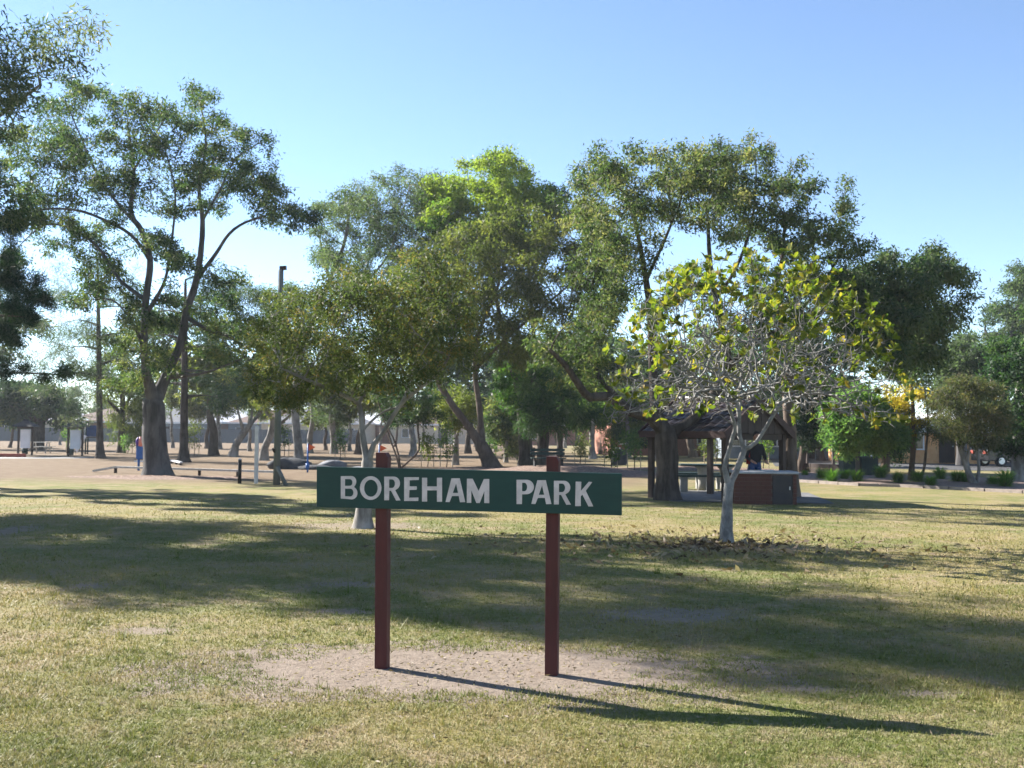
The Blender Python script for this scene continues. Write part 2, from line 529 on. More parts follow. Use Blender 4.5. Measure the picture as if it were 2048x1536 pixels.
B = dict(
    grey=bark('grey_gum_bark', (0.055, 0.052, 0.052), (0.115, 0.108, 0.105), 5, 0.2),
    dark=bark('dark_furrowed_bark', (0.035, 0.028, 0.024), (0.085, 0.07, 0.06), 9, 0.16, 1.0),
    frangi=bark('smooth_grey_frangipani_bark', (0.12, 0.115, 0.108), (0.25, 0.24, 0.225), 10, 0.7, 0.5),
    pale=bark('pale_blotched_bark', (0.13, 0.118, 0.105), (0.29, 0.27, 0.25), 4, 0.5, 0.4),
    brown=bark('brown_bark', (0.075, 0.055, 0.042), (0.13, 0.10, 0.08), 8, 0.2),
)
L = dict(
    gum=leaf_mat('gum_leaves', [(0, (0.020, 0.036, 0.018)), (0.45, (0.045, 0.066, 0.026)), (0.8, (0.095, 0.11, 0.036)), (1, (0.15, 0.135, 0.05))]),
    edge=leaf_mat('fine_gum_leaves', [(0, (0.035, 0.055, 0.035)), (0.5, (0.065, 0.08, 0.045)), (1, (0.14, 0.125, 0.07))]),
    pine=leaf_mat('pine_needles', [(0, (0.012, 0.030, 0.018)), (0.6, (0.022, 0.045, 0.024)), (1, (0.045, 0.065, 0.03))], 0.2),
    poinciana=leaf_mat('poinciana_leaves', [(0, (0.034, 0.046, 0.018)), (0.5, (0.068, 0.074, 0.026)), (0.85, (0.12, 0.108, 0.034)), (1, (0.19, 0.115, 0.035))], 0.38),
    olive=leaf_mat('olive_leaves', [(0, (0.050, 0.060, 0.014)), (0.5, (0.105, 0.108, 0.024)), (1, (0.19, 0.16, 0.045))], 0.45),
    greygreen=leaf_mat('grey_green_leaves', [(0, (0.040, 0.058, 0.032)), (0.5, (0.075, 0.092, 0.045)), (1, (0.125, 0.13, 0.07))]),
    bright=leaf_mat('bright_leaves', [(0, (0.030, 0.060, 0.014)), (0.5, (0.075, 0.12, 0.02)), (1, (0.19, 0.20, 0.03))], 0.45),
    dark=leaf_mat('dark_glossy_leaves', [(0, (0.016, 0.034, 0.018)), (0.6, (0.036, 0.058, 0.026)), (1, (0.09, 0.10, 0.045))], 0.3, 0.4),
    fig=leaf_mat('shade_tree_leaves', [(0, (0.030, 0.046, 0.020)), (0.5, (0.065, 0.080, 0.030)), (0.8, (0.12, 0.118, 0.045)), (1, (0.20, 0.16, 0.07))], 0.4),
    lime=leaf_mat('fresh_green_leaves', [(0, (0.04, 0.08, 0.024)), (0.5, (0.09, 0.14, 0.04)), (1, (0.16, 0.20, 0.06))], 0.45),
    brown=leaf_mat('bottlebrush_leaves', [(0, (0.035, 0.042, 0.02)), (0.5, (0.075, 0.072, 0.03)), (1, (0.15, 0.10, 0.05))]),
    yellow=leaf_mat('yellow_leaves', [(0, (0.20, 0.15, 0.02)), (0.6, (0.42, 0.26, 0.03)), (1, (0.55, 0.36, 0.05))], 0.45),
    frangi=leaf_mat('frangipani_leaves', [(0, (0.035, 0.055, 0.010)), (0.45, (0.115, 0.125, 0.016)), (0.85, (0.215, 0.185, 0.020)), (1, (0.27, 0.16, 0.03))], 0.4, 0.45, 1.15),
    frangi_one=leaf_mat('frangipani_leaf', [(0, (0.035, 0.055, 0.010)), (0.45, (0.115, 0.125, 0.016)), (0.85, (0.215, 0.185, 0.020)), (1, (0.27, 0.16, 0.03))], 0.4, 0.45, 1.15, attr=False),
    deep=leaf_mat('deep_green_leaves', [(0, (0.018, 0.040, 0.016)), (0.5, (0.042, 0.070, 0.026)), (1, (0.085, 0.11, 0.042))], 0.35),
    strap=leaf_mat('strappy_leaves', [(0, (0.05, 0.11, 0.015)), (0.5, (0.10, 0.19, 0.025)), (1, (0.19, 0.26, 0.045))], 0.45),
    litter=leaf_mat('dead_leaves', [(0, (0.055, 0.032, 0.02)), (0.5, (0.16, 0.095, 0.055)), (1, (0.34, 0.24, 0.16))], 0.2),
)


# ------------------------------------------------------------------ trees
def grow(pos, par, att, step, kill, maxit=90, trop=(0, 0, 0.0), jit=0.15):
    """grow branches from the given nodes until every point of att is reached"""
    pos = [np.array(p, float) for p in pos]; par = list(par)
    P0 = np.array(pos)
    D = np.full(len(att), 1e9); I = np.zeros(len(att), int)
    for s in range(0, len(P0), 256):
        d = np.linalg.norm(att[:, None, :] - P0[None, s:s + 256, :], axis=2)
        j = d.argmin(axis=1); dm = d[np.arange(len(att)), j]
        m = dm < D
        D[m] = dm[m]; I[m] = j[m] + s
    alive = D > kill
    trop = np.array(trop)
    allp = P0
    for it in range(maxit):
        idx = np.where(alive)[0]
        if len(idx) == 0:
            break
        near = I[idx]
        uq, inv = np.unique(near, return_inverse=True)
        vec = norm(att[idx] - allp[near])
        acc = np.zeros((len(uq), 3)); np.add.at(acc, inv, vec)
        d = norm(norm(acc) + trop + rng.normal(0, jit, (len(uq), 3)))
        new = allp[uq] + d * step
        # skip a bud that would land on an existing branch
        keep = np.ones(len(uq), bool)
        for k in range(len(uq)):
            if (np.abs(allp - new[k]).sum(axis=1) < 0.35 * step).any():
                keep[k] = False
        if not keep.any():
            # stuck: drop the attractors that cannot be reached
            alive[idx] = False
            break
        stuck = ~keep
        if stuck.any():
            bad = idx[stuck[inv]]
            drop = bad[rng.random(len(bad)) < 0.5]
            alive[drop] = False
        new = new[keep]
        start = len(allp)
        par += uq[keep].tolist()
        allp = np.vstack([allp, new])
        d2 = np.linalg.norm(att[:, None, :] - new[None, :, :], axis=2)
        j = d2.argmin(axis=1); dm = d2[np.arange(len(att)), j]
        m = dm < D
        D[m] = dm[m]; I[m] = j[m] + start
        alive &= D > kill
    return allp, np.array(par)


LIMB = 0.75                          # limbs are slimmer than the trunk they leave


def skeleton(limbs, base, Y0):
    """limbs: lists of (u, v, dy, r) in photo pixels at depth Y0+dy; the first limb starts at the base.
    returns node positions (local), parents, radii"""
    pos = []; par = []; rad = []
    for li, limb in enumerate(limbs):
        pts = [np.array(W(u, v, Y0 + dy) - base) for (u, v, dy, r) in limb]
        rs = [r for (_, _, _, r) in limb]
        prev = -1
        if li:
            d = [np.linalg.norm(p - pts[0]) for p in pos]
            prev = int(np.argmin(d))
            prad = rad[prev]
        start = 0
        # smooth each limb and cut it into short steps
        for k in range(len(pts)):
            if k == 0:
                if li == 0:
                    pos.append(pts[0]); par.append(-1); rad.append(rs[0]); prev = 0
                continue
            n = max(2, int(np.linalg.norm(pts[k] - pts[k - 1]) / 0.3) + 1)
            lk = 1.0 if li == 0 else LIMB
            a = pts[k - 1] if not (k == 1 and li) else pos[prev]
            p_0 = pts[k - 2] if k >= 2 else a
            p_3 = pts[k + 1] if k + 1 < len(pts) else pts[k]
            for s in range(1, n + 1):
                t = s / n
                q = 0.5 * ((2 * a) + (pts[k] - p_0) * t + (2 * p_0 - 5 * a + 4 * pts[k] - p_3) * t * t + (3 * a - p_0 - 3 * pts[k] + p_3) * t ** 3)
                pos.append(q); par.append(prev); rr_ = (rs[k - 1] + (rs[k] - rs[k - 1]) * t) * lk
                if li and k == 1:
                    rr_ = max(rr_, 0.74 * prad + (rs[k] * lk - 0.74 * prad) * min(1, t * 1.05))
                rad.append(rr_)
                prev = len(pos) - 1
    return pos, par, rad


def wood(pos, par, given, r0, expo=2.2, thin=0.0):
    """branch radii by the pipe rule, given radii kept for the drawn limbs"""
    n = len(pos)
    acc = np.zeros(n); r = np.zeros(n)
    for i in range(n - 1, -1, -1):
        if acc[i] == 0:
            acc[i] = r0 ** expo
        r[i] = acc[i] ** (1 / expo)
        if i < len(given):
            r[i] = given[i]
        if par[i] >= 0:
            acc[par[i]] += r[i] ** expo
    for i in range(n):
        if par[i] >= 0 and i >= len(given):
            r[i] = min(r[i], r[par[i]] * 0.92)
    return r


def chains(par, r):
    n = len(par)
    kids = [[] for _ in range(n)]
    for i in range(n):
        if par[i] >= 0:
            kids[par[i]].append(i)
    out = []
    stack = [(i, None) for i in range(n) if par[i] < 0]
    while stack:
        s, p = stack.pop()
        ch = [s] if p is None else [p, s]
        while kids[ch[-1]]:
            ks = sorted(kids[ch[-1]], key=lambda k: -r[k])
            for k in ks[1:]:
                stack.append((k, ch[-1]))
            ch.append(ks[0])
        if len(ch) > 1:
            out.append((ch, p is None))
    return out, kids


def tubes(pos, par, r, mat, name, parent, flare=0.0):
    chs, kids = chains(par, r)
    V = []; F = []; n0 = 0
    for ch, root in chs:
        P = pos[ch]; R = r[ch].copy()
        if not root:
            R[0] = min(R[0], R[1] * 1.25)
        k = 12 if R.max() > 0.15 else (8 if R.max() > 0.05 else (6 if R.max() > 0.02 else 4))
        if root:
            zz = P[:, 2] - P[0, 2]
            R = R * (1 + flare * np.exp(-zz / 0.35))
            R *= 1 + 0.05 * np.sin(zz * 5 + 1) * np.exp(-zz / 6)
        v, f = tube_np(P, R, k)
        if k >= 8:
            v = v + rng.normal(0, 1, v.shape) * (np.repeat(R, k)[:, None] * 0.035)
        V.append(v); F.append(f + n0); n0 += len(v)
    me = mesh_np(name, np.vstack(V), np.vstack(F), mat, smooth=True)
    return link(name, me, parent), kids


def leaves_tri(C, D, Ln, Wd, tint):
    """pointed leaves of one face, for trees too far to show more"""
    n = len(C)
    S = norm(np.cross(D, norm(rng.normal(0, 1, (n, 3)))))
    Ln = Ln[:, None]; Wd = Wd[:, None]
    v = np.stack([C - S * Wd * 0.42, C + S * Wd * 0.42 + D * Ln * 0.25, C + D * Ln], axis=1).reshape(-1, 3)
    return v, np.arange(n * 3).reshape(n, 3), tint


def leaves_np(C, D, Ln, Wd, tint, fold=0.15):
    """diamond leaves: C base points, D unit directions"""
    n = len(C)
    ref = norm(rng.normal(0, 1, (n, 3)))
    S = norm(np.cross(D, ref))
    N = np.cross(S, D)
    Ln = Ln[:, None]; Wd = Wd[:, None]
    v = np.stack([C, C + D * Ln * 0.5 + S * Wd * 0.5 + N * Ln * fold, C + D * Ln + N * Ln * rng.uniform(-0.15, 0.1, (n, 1)), C + D * Ln * 0.5 - S * Wd * 0.5 + N * Ln * fold], axis=1).reshape(-1, 3)
    f = np.arange(n * 4).reshape(n, 4)
    return v, f, tint


def foliage(pos, par, r, kids, r_max, n, size, aspect, droop, sigma, mat, name, parent, tfun=None, out=0.5, bias=0.0, upw=0.0, tri=True):
    sel = np.where((r < r_max) | (np.array([len(k) == 0 for k in kids]) & (r < 0.08)))[0]
    if len(sel) == 0:
        return None
    tip = np.array([len(kids[i]) == 0 for i in sel])
    w = np.where(tip, 2.2, 1.0); w = w / w.sum()
    pick = rng.choice(sel, n, p=w)
    nodet = rng.normal(0, 0.24, len(pos))           # neighbouring leaves share a tone
    pp = par[pick]; pp[pp < 0] = 0
    bd = norm(pos[pick] - pos[pp])
    C = pos[pick] + rng.normal(0, 1, (n, 3)) * sigma * np.array([1, 1, 0.75]) - np.array([0, 0, droop * sigma * 0.8])
    D = norm(bd * out + rng.normal(0, 0.75, (n, 3)) + np.array([0, 0, upw - droop]))
    Ln = size * rng.uniform(0.6, 1.35, n); Wd = Ln * aspect * rng.uniform(0.8, 1.2, n)
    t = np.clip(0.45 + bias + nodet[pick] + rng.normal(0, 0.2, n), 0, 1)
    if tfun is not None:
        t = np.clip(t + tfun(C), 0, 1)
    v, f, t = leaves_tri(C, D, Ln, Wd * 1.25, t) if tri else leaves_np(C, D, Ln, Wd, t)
    me = mesh_np(name, v, f, mat, tint=t)
    o = link(name, me, parent)
    o['kind'] = 'stuff'
    return o


def in_poly(poly, n):
    poly = np.array(poly, float)
    lo = poly.min(axis=0); hi = poly.max(axis=0)
    res = []
    while len(res) < n:
        q = lo + rng.random((n * 2, 2)) * (hi - lo)
        ins = np.zeros(len(q), bool)
        j = len(poly) - 1
        for i in range(len(poly)):
            xi, yi = poly[i]; xj, yj = poly[j]
            c = ((yi > q[:, 1]) != (yj > q[:, 1])) & (q[:, 0] < (xj - xi) * (q[:, 1] - yi) / (yj - yi + 1e-9) + xi)
            ins ^= c
            j = i
        res += q[ins].tolist()
    return np.array(res[:n])


def attract(base, Y0, clumps, per, thick, flat=0.65, centre=None):
    """points the branches grow to. clumps: (u, v, ru, rv) in photo pixels, each given its own depth within the crown"""
    cl = np.array(clumps, float)
    c = cl[:, :2].mean(axis=0) if centre is None else np.array(centre)
    ext = np.abs(cl[:, :2] - c).max(axis=0) + 20
    pts = []
    for (u, v, ru, rv) in cl:
        q = min(0.95, math.hypot((u - c[0]) / ext[0], (v - c[1]) / ext[1]))
        dy = rng.uniform(-1, 1) * thick * math.sqrt(1 - q * q)
        ctr = np.array(W(u, v, Y0 + dy) - base)
        sc = (Y0 + dy) / FPX
        rad = np.array([ru * sc, 0.5 * (ru + rv) * sc, rv * sc])
        k = max(3, int(per))
        d = norm(rng.normal(0, 1, (k, 3))) * rng.random((k, 1)) ** (1 / 2.2)
        pts.append(ctr + d * rad)
    return np.vstack(pts)


FINE_N, FINE_R = 2.6, 0.62


def split_clumps(cl, k=3):
    """break each foliage mass into smaller ones lying inside it"""
    res = []
    for (u, v, ru, rv) in cl:
        for _ in range(k):
            res.append((u + rng.normal(0, ru * 0.55), v + rng.normal(0, rv * 0.55), ru * rng.uniform(0.35, 0.6), rv * rng.uniform(0.35, 0.6)))
    return res


def clumps_in(poly, n, lo, hi, ratio=0.7):
    n = int(n * FINE_N)
    q = in_poly(poly, n)
    r = rng.uniform(lo * 0.6, hi, n) * FINE_R
    return np.column_stack([q, r, r * ratio])


def tree(name, label, base, limbs, clumps, leaf, barkm, per=14, thick=3.0, step=0.35, kill=0.4, r0=0.010, n=20000, size=0.12,
         aspect=0.4, droop=0.3, sigma=0.18, flare=0.2, group=None, r_max=None, trop=(0, 0, 0.05), tfun=None, bias=0.0, cat='tree', Y0=None, tri=True):
    base = Vector(base)
    Y0 = base.y if Y0 is None else Y0
    root = thing(name, label, cat, base, 0, group)
    pos, par, rad = skeleton(limbs, base, Y0)
    att = attract(base, Y0, clumps, per * (0.5 if per > 7 else 1), thick)
    pos, par = grow(pos, par, att, step, kill, trop=trop)
    r = wood(pos, par, rad, r0)
    _, kids = tubes(pos, par, r, barkm, 'trunk', root, flare)
    foliage(pos, par, r, kids, r_max or r0 * 2.2, n, size, aspect, droop, sigma, leaf, 'crown', root, tfun, bias=bias, tri=tri)
    return root, pos, par, r, kids


# ------------------------------------------------------------------ the ground
def sheet(name, pts, z, mat, kind='structure', label=None):
    me = bpy.data.meshes.new(name)
    me.from_pydata([(p[0], p[1], z) for p in pts], [], [tuple(range(len(pts)))])
    me.materials.append(mat)
    o = link(name, me)
    o['kind'] = kind
    if label: o['label'] = label
    return o


sheet('ground', [(-900, -60), (900, -60), (900, 1500), (-900, 1500)], 0.0, ground_mat)


def mound(name, cx, cy, rx, ry, h, mat, n=48, seed=0):
    """a low heap with an uneven edge"""
    rg = np.random.default_rng(seed)
    ph = rg.uniform(0, 6.28, 6)
    V = [(0, 0, h)]; F = []
    rings = 9
    for i in range(1, rings + 1):
        q = i / rings
        for k in range(n):
            a = 2 * math.pi * k / n
            e = 1 + 0.10 * math.sin(3 * a + ph[0]) + 0.07 * math.sin(5 * a + ph[1]) + 0.04 * math.sin(11 * a + ph[2])
            z = h * (0.5 + 0.5 * math.cos(math.pi * q)) + (0.012 * rg.normal() if i < rings else 0)
            V.append((rx * q * e * math.cos(a), ry * q * e * math.sin(a), max(z, 0.004) if i < rings else -0.02))
    for k in range(n):
        F.append((0, 1 + k, 1 + (k + 1) % n))
    for i in range(rings - 1):
        for k in range(n):
            a0 = 1 + i * n
            F.append((a0 + k, a0 + n + k, a0 + n + (k + 1) % n, a0 + (k + 1) % n))
    me = bpy.data.meshes.new(name); me.from_pydata(V, [], F); me.materials.append(mat)
    me.polygons.foreach_set('use_smooth', [True] * len(F))
    o = link(name, me); o.location = (cx, cy, 0); o['kind'] = 'structure'
    return o


p = G(1090, 955); mound('mulch_bed', p.x + 1.0, p.y + 4.5, 5.2, 4.0, 0.32, M['mulch'], seed=1)
p = G(970, 938); mound('mulch_bed', p.x, p.y, 2.6, 2.2, 0.10, M['mulch'], seed=2)
p = G(1385, 940); mound('mulch_bed', p.x + 0.5, p.y + 1, 4.2, 2.2, 0.14, M['mulch'], seed=3)
p = G(318, 955); mound('mulch_bed', p.x, p.y, 3.2, 1.6, 0.05, M['mulch'], seed=4)
# concrete pad under the shelter and barbecue
pc = G(1460, 1000)
sheet('paving', [(pc.x - 1.6, pc.y - 0.9), (pc.x + 2.2, pc.y - 1.3), (pc.x + 2.9, pc.y + 3.6), (pc.x - 1.4, pc.y + 4.6)], 0.012, M['concrete_dark'])
# concrete path past the notice shelters
a, b_ = G(-200, 917), G(175, 916)
sheet('path', [(a.x, a.y - 1.5), (b_.x, b_.y - 1.5), (b_.x, b_.y + 2.5), (a.x, a.y + 2.5)], 0.010, M['concrete'])
# garden bed along the car park, raised behind a pale edging
ed = [G(1560, 962), G(1640, 967), G(1720, 972), G(1800, 974), G(1900, 979), G(2048, 987), G(2250, 998)]
back = [Vector((p.x * 1.32, p.y * 1.32, 0)) for p in ed]
me = bpy.data.meshes.new('garden_bed')
vv = []; ff = []
for i, (p, q) in enumerate(zip(ed, back)):
    for t in range(7):
        w_ = p.lerp(q, t / 6)
        vv.append((w_.x, w_.y, 0.03 + 0.07 * math.sin(math.pi * min(1, t / 6 + 0.12)) + 0.012 * random.gauss(0, 1) * (0 < t < 6)))
for i in range(len(ed) - 1):
    for t in range(6):
        k = i * 7 + t
        ff.append((k, k + 7, k + 8, k + 1))
me.from_pydata(vv, [], ff); me.materials.append(surf('pale_wood_chips', (0.30, 0.22, 0.185), (0.17, 0.115, 0.09), 9, 0.95, 1.0, 30))
o = link('garden_bed', me); o['kind'] = 'structure'
for i in range(len(ed) - 1):
    L_ = (ed[i + 1] - ed[i]).length
    kk = max(2, int(L_ / 0.9))
    if i == 0:
        kerb = empty('kerb'); kerb['kind'] = 'structure'
    for s in range(kk):
        p = ed[i].lerp(ed[i + 1], (s + 0.02) / kk); q = ed[i].lerp(ed[i + 1], (s + 0.98) / kk)
        MB().bar((p.x, p.y, 0.03), (q.x, q.y, 0.03), 0.14, 0.12).build('kerb_stone', M['edging'], kerb)
# car park beyond the bed
cp0, cp1 = G(1590, 938), G(2300, 950)
sheet('car_park', [(cp0.x, cp0.y + 4), (cp1.x, cp1.y + 1), (cp1.x + 40, cp1.y + 45), (cp0.x + 8, cp0.y + 40)], 0.015, surf('asphalt', (0.055, 0.055, 0.058), (0.075, 0.073, 0.072), 4, 0.9, 0.4, 60))


# ------------------------------------------------------------------ the sign
SIGN_Y0, SIGN_Y1 = 7.52, 7.22        # distance of the board's ends
sign = thing('park_sign', 'dark green park name board with white letters on two red-brown posts', 'sign', G(935, 1343))
sl = sign.location.copy()
Bl0, Bl1 = W(633, 933, SIGN_Y0), W(633, 1014, SIGN_Y0)      # left top, left bottom
Br0, Br1 = W(1243.5, 947, SIGN_Y1), W(1243.5, 1031, SIGN_Y1)


def on_board(s, t, off):
    """s along the board, t down it, off towards the viewer"""
    p = (Bl0.lerp(Br0, s)).lerp(Bl1.lerp(Br1, s), t)
    nrm = (Br0 - Bl0).cross(Bl1 - Bl0).normalized()
    if nrm.y > 0: nrm = -nrm
    return p + nrm * off - sl


vs = []
for off in (0.0, -0.035):
    for (s, t) in ((0, 0), (1, 0), (1, 1), (0, 1)):
        vs.append(on_board(s, t, off))
bo = MB().add(vs, [(0, 3, 2, 1), (4, 5, 6, 7), (0, 1, 5, 4), (1, 2, 6, 5), (2, 3, 7, 6), (3, 0, 4, 7)]).build('board', M['sign_green'], sign, 0.004)


def arc(cx, cy, rx, ry, a0, a1, n=14):
    return [(cx + rx * math.cos(math.radians(a0 + (a1 - a0) * i / n)), cy - ry * math.sin(math.radians(a0 + (a1 - a0) * i / n))) for i in range(n + 1)]


def shift(poly, dx, dy):
    return [(x + dx, y + dy) for x, y in poly]


# letter outlines, measured on an enlargement of the photograph (y down); first outline is the outside, the others holes
def letter_B(x, y):
    return [[(x, y), (x + 130, y - 2)] + arc(x + 130, y + 68, 62, 70, 88, -52, 12) + arc(x + 133, y + 206, 74, 78, 62, -88, 14) + [(x + 128, y + 283), (x, y + 272)],
            [(x + 52, y + 36), (x + 52, y + 118), (x + 112, y + 118)] + arc(x + 112, y + 77, 34, 41, -88, 88, 10) + [(x + 112, y + 36)],
            [(x + 52, y + 152), (x + 52, y + 246), (x + 118, y + 248)] + arc(x + 118, y + 200, 40, 48, -88, 88, 10) + [(x + 118, y + 152)]]


def letter_O(x, y):
    return [arc(x + 132, y + 145, 133, 145, 0, 348, 30), arc(x + 135, y + 147, 84, 104, 0, 348, 28)]


def letter_R(x, y):
    return [[(x, y), (x + 118, y)] + arc(x + 118, y + 82, 75, 82, 85, -50, 12) + [(x + 134, y + 166), (x + 200, y + 290), (x + 146, y + 292), (x + 84, y + 172), (x + 62, y + 172), (x + 58, y + 288), (x, y + 288)],
            [(x + 60, y + 34), (x + 60, y + 138), (x + 96, y + 138)] + arc(x + 96, y + 86, 36, 52, -80, 80, 10) + [(x + 96, y + 34)]]


def letter_E(x, y):
    return [[(x, y), (x + 180, y), (x + 178, y + 34), (x + 66, y + 38), (x + 66, y + 112), (x + 152, y + 112), (x + 156, y + 134), (x + 150, y + 154), (x + 64, y + 156), (x + 60, y + 250), (x + 174, y + 248), (x + 172, y + 290), (x, y + 290)]]


def letter_H(x, y):
    return [[(x, y), (x + 62, y), (x + 62, y + 106), (x + 182, y + 106), (x + 182, y), (x + 244, y), (x + 244, y + 292), (x + 182, y + 292), (x + 182, y + 154), (x + 62, y + 154), (x + 62, y + 290), (x, y + 290)]]


def letter_A(x, y):
    return [[(x + 72, y), (x + 172, y), (x + 238, y + 290), (x + 176, y + 292), (x + 160, y + 216), (x + 78, y + 216), (x + 48, y + 290), (x, y + 288)],
            [(x + 128, y + 62), (x + 88, y + 178), (x + 152, y + 178)]]


def letter_M(x, y):
    return [[(x + 2, y), (x + 70, y), (x + 142, y + 150), (x + 206, y + 4), (x + 270, y + 4), (x + 270, y + 298), (x + 210, y + 296), (x + 212, y + 150), (x + 156, y + 296), (x + 116, y + 296), (x + 54, y + 140), (x + 54, y + 294), (x, y + 294)]]


def letter_P(x, y):
    return [[(x, y), (x + 118, y)] + arc(x + 118, y + 88, 88, 88, 86, -86, 16) + [(x + 66, y + 178), (x + 64, y + 296), (x, y + 296)],
            [(x + 66, y + 36), (x + 66, y + 140), (x + 92, y + 140)] + arc(x + 92, y + 88, 34, 52, -80, 80, 10) + [(x + 92, y + 36)]]


def letter_K(x, y):
    return [[(x + 6, y), (x + 72, y + 2), (x + 68, y + 112), (x + 158, y + 2), (x + 200, y + 6), (x + 124, y + 112), (x + 212, y + 302), (x + 156, y + 302), (x + 84, y + 158), (x + 66, y + 178), (x + 66, y + 298), (x, y + 298)]]


def board_st(px, py):
    s = (px - 80) / 3681.0
    top = 198 + 87 * s; bot = 692 + 103 * s
    return s, (py - top) / (bot - top)


for fn, x, y in [(letter_B, 386, 316), (letter_O, 625, 316), (letter_R, 925, 322), (letter_E, 1170, 329), (letter_H, 1388, 336), (letter_A, 1674, 343),
                 (letter_M, 1931, 348), (letter_P, 2527, 361), (letter_A, 2702, 366), (letter_R, 2969, 373), (letter_K, 3219, 383)]:
    cu = bpy.data.curves.new('letter', 'CURVE'); cu.dimensions = '2D'; cu.fill_mode = 'BOTH'; cu.extrude = 1.2; cu.bevel_depth = 0.0
    for poly in fn(x, y):
        sp = cu.splines.new('POLY'); sp.points.add(len(poly) - 1)
        for pt, (px, py) in zip(sp.points, poly):
            pt.co = (px, -py, 0, 1)
        sp.use_cyclic_u = True
    tmp = bpy.data.objects.new('letter_curve', cu)
    COL.objects.link(tmp)
    dg = bpy.context.evaluated_depsgraph_get()
    me = bpy.data.meshes.new_from_object(tmp.evaluated_get(dg))
    bpy.data.objects.remove(tmp); bpy.data.curves.remove(cu)
    me.name = 'letter'
    for vx in me.vertices:
        s, t = board_st(vx.co.x, -vx.co.y)
        vx.co = on_board(s, t, 0.003 + 0.0012 * (1 if vx.co.z > 0 else -1.5))
    me.materials.clear(); me.materials.append(M['sign_white'])
    link('letter', me, bo)
# posts: square, turned a little, tops with one corner cut
nrm = (on_board(0, 0, -1) - on_board(0, 0, 0)).normalized()
for (ub, vb, ut, vt, wid) in ((765, 1337, 767, 905, 0.083), (1103.5, 1352, 1107, 913, 0.083)):
    gb = G(ub, vb)
    s = (ub - 633) / 610.0
    tb = on_board(s, 0.5, -0.035) + nrm * (wid * 0.5 + 0.003) + sl
    gb = Vector((gb.x, tb.y, 0))
    d = Vector((ray(ub, vb).x / ray(ub, vb).y * tb.y, tb.y, 0))
    gb = d
    top = W(ut, vt, tb.y)
    wv = (Br0 - Bl0); wv.z = 0; wv.normalize()
    dv = Vector((-wv.y, wv.x, 0))
    rot = Matrix.Rotation(math.radians(-3.0), 3, 'Z')
    wv = rot @ wv; dv = rot @ dv
    h = wid / 2
    mb = MB()
    lo = gb - Vector((0, 0, 0.25))
    ax = top - gb
    def cs(c, prof, dz=0.0):
        return [c + wv * a + dv * b2 + Vector((0, 0, dz)) for a, b2 in prof]
    prof = [(-h, -h), (h * 0.86, -h), (h, -h * 0.86), (h, h), (-h, h)]
    v0 = cs(lo, prof); v1 = cs(top - Vector((0, 0, 0.03)), prof)
    v2 = [top + wv * a + dv * b2 for a, b2 in [(-h, -h), (h * 0.55, -h), (h * 0.62, -h * 0.9), (h * 0.62, h), (-h, h)]]
    allv = [v - sl for v in v0 + v1 + v2]
    fs = [(4, 3, 2, 1, 0), (10, 11, 12, 13, 14)]
    for r_ in (0, 5):
        for i in range(5):
            j = (i + 1) % 5
            fs.append((r_ + i, r_ + j, r_ + 5 + j, r_ + 5 + i))
    mb.add(allv, fs).build('post', M['sign_red'], sign, 0.002)

# ------------------------------------------------------------------ barbecue shelter
SA = math.radians(45)
shel = thing('picnic_shelter', 'low gabled picnic shelter with brown tiled roof and dark timber posts', 'shelter', (6.1, 27.0, 0))
rd = Vector((-math.cos(SA), math.sin(SA), 0))      # along the ridge, away from the gable
wd = Vector((math.cos(SA), math.sin(SA), 0))       # across the roof
RL, HW, ZR, ZE = 2.5, 1.5, 2.50, 1.66
sm = Matrix(((rd.x, wd.x, 0, 0), (rd.y, wd.y, 0, 0), (0, 0, 1, 0), (0, 0, 0, 1)))     # local: x along ridge, y across


def sp_(x, y, z):
    return sm @ Vector((x, y, z))


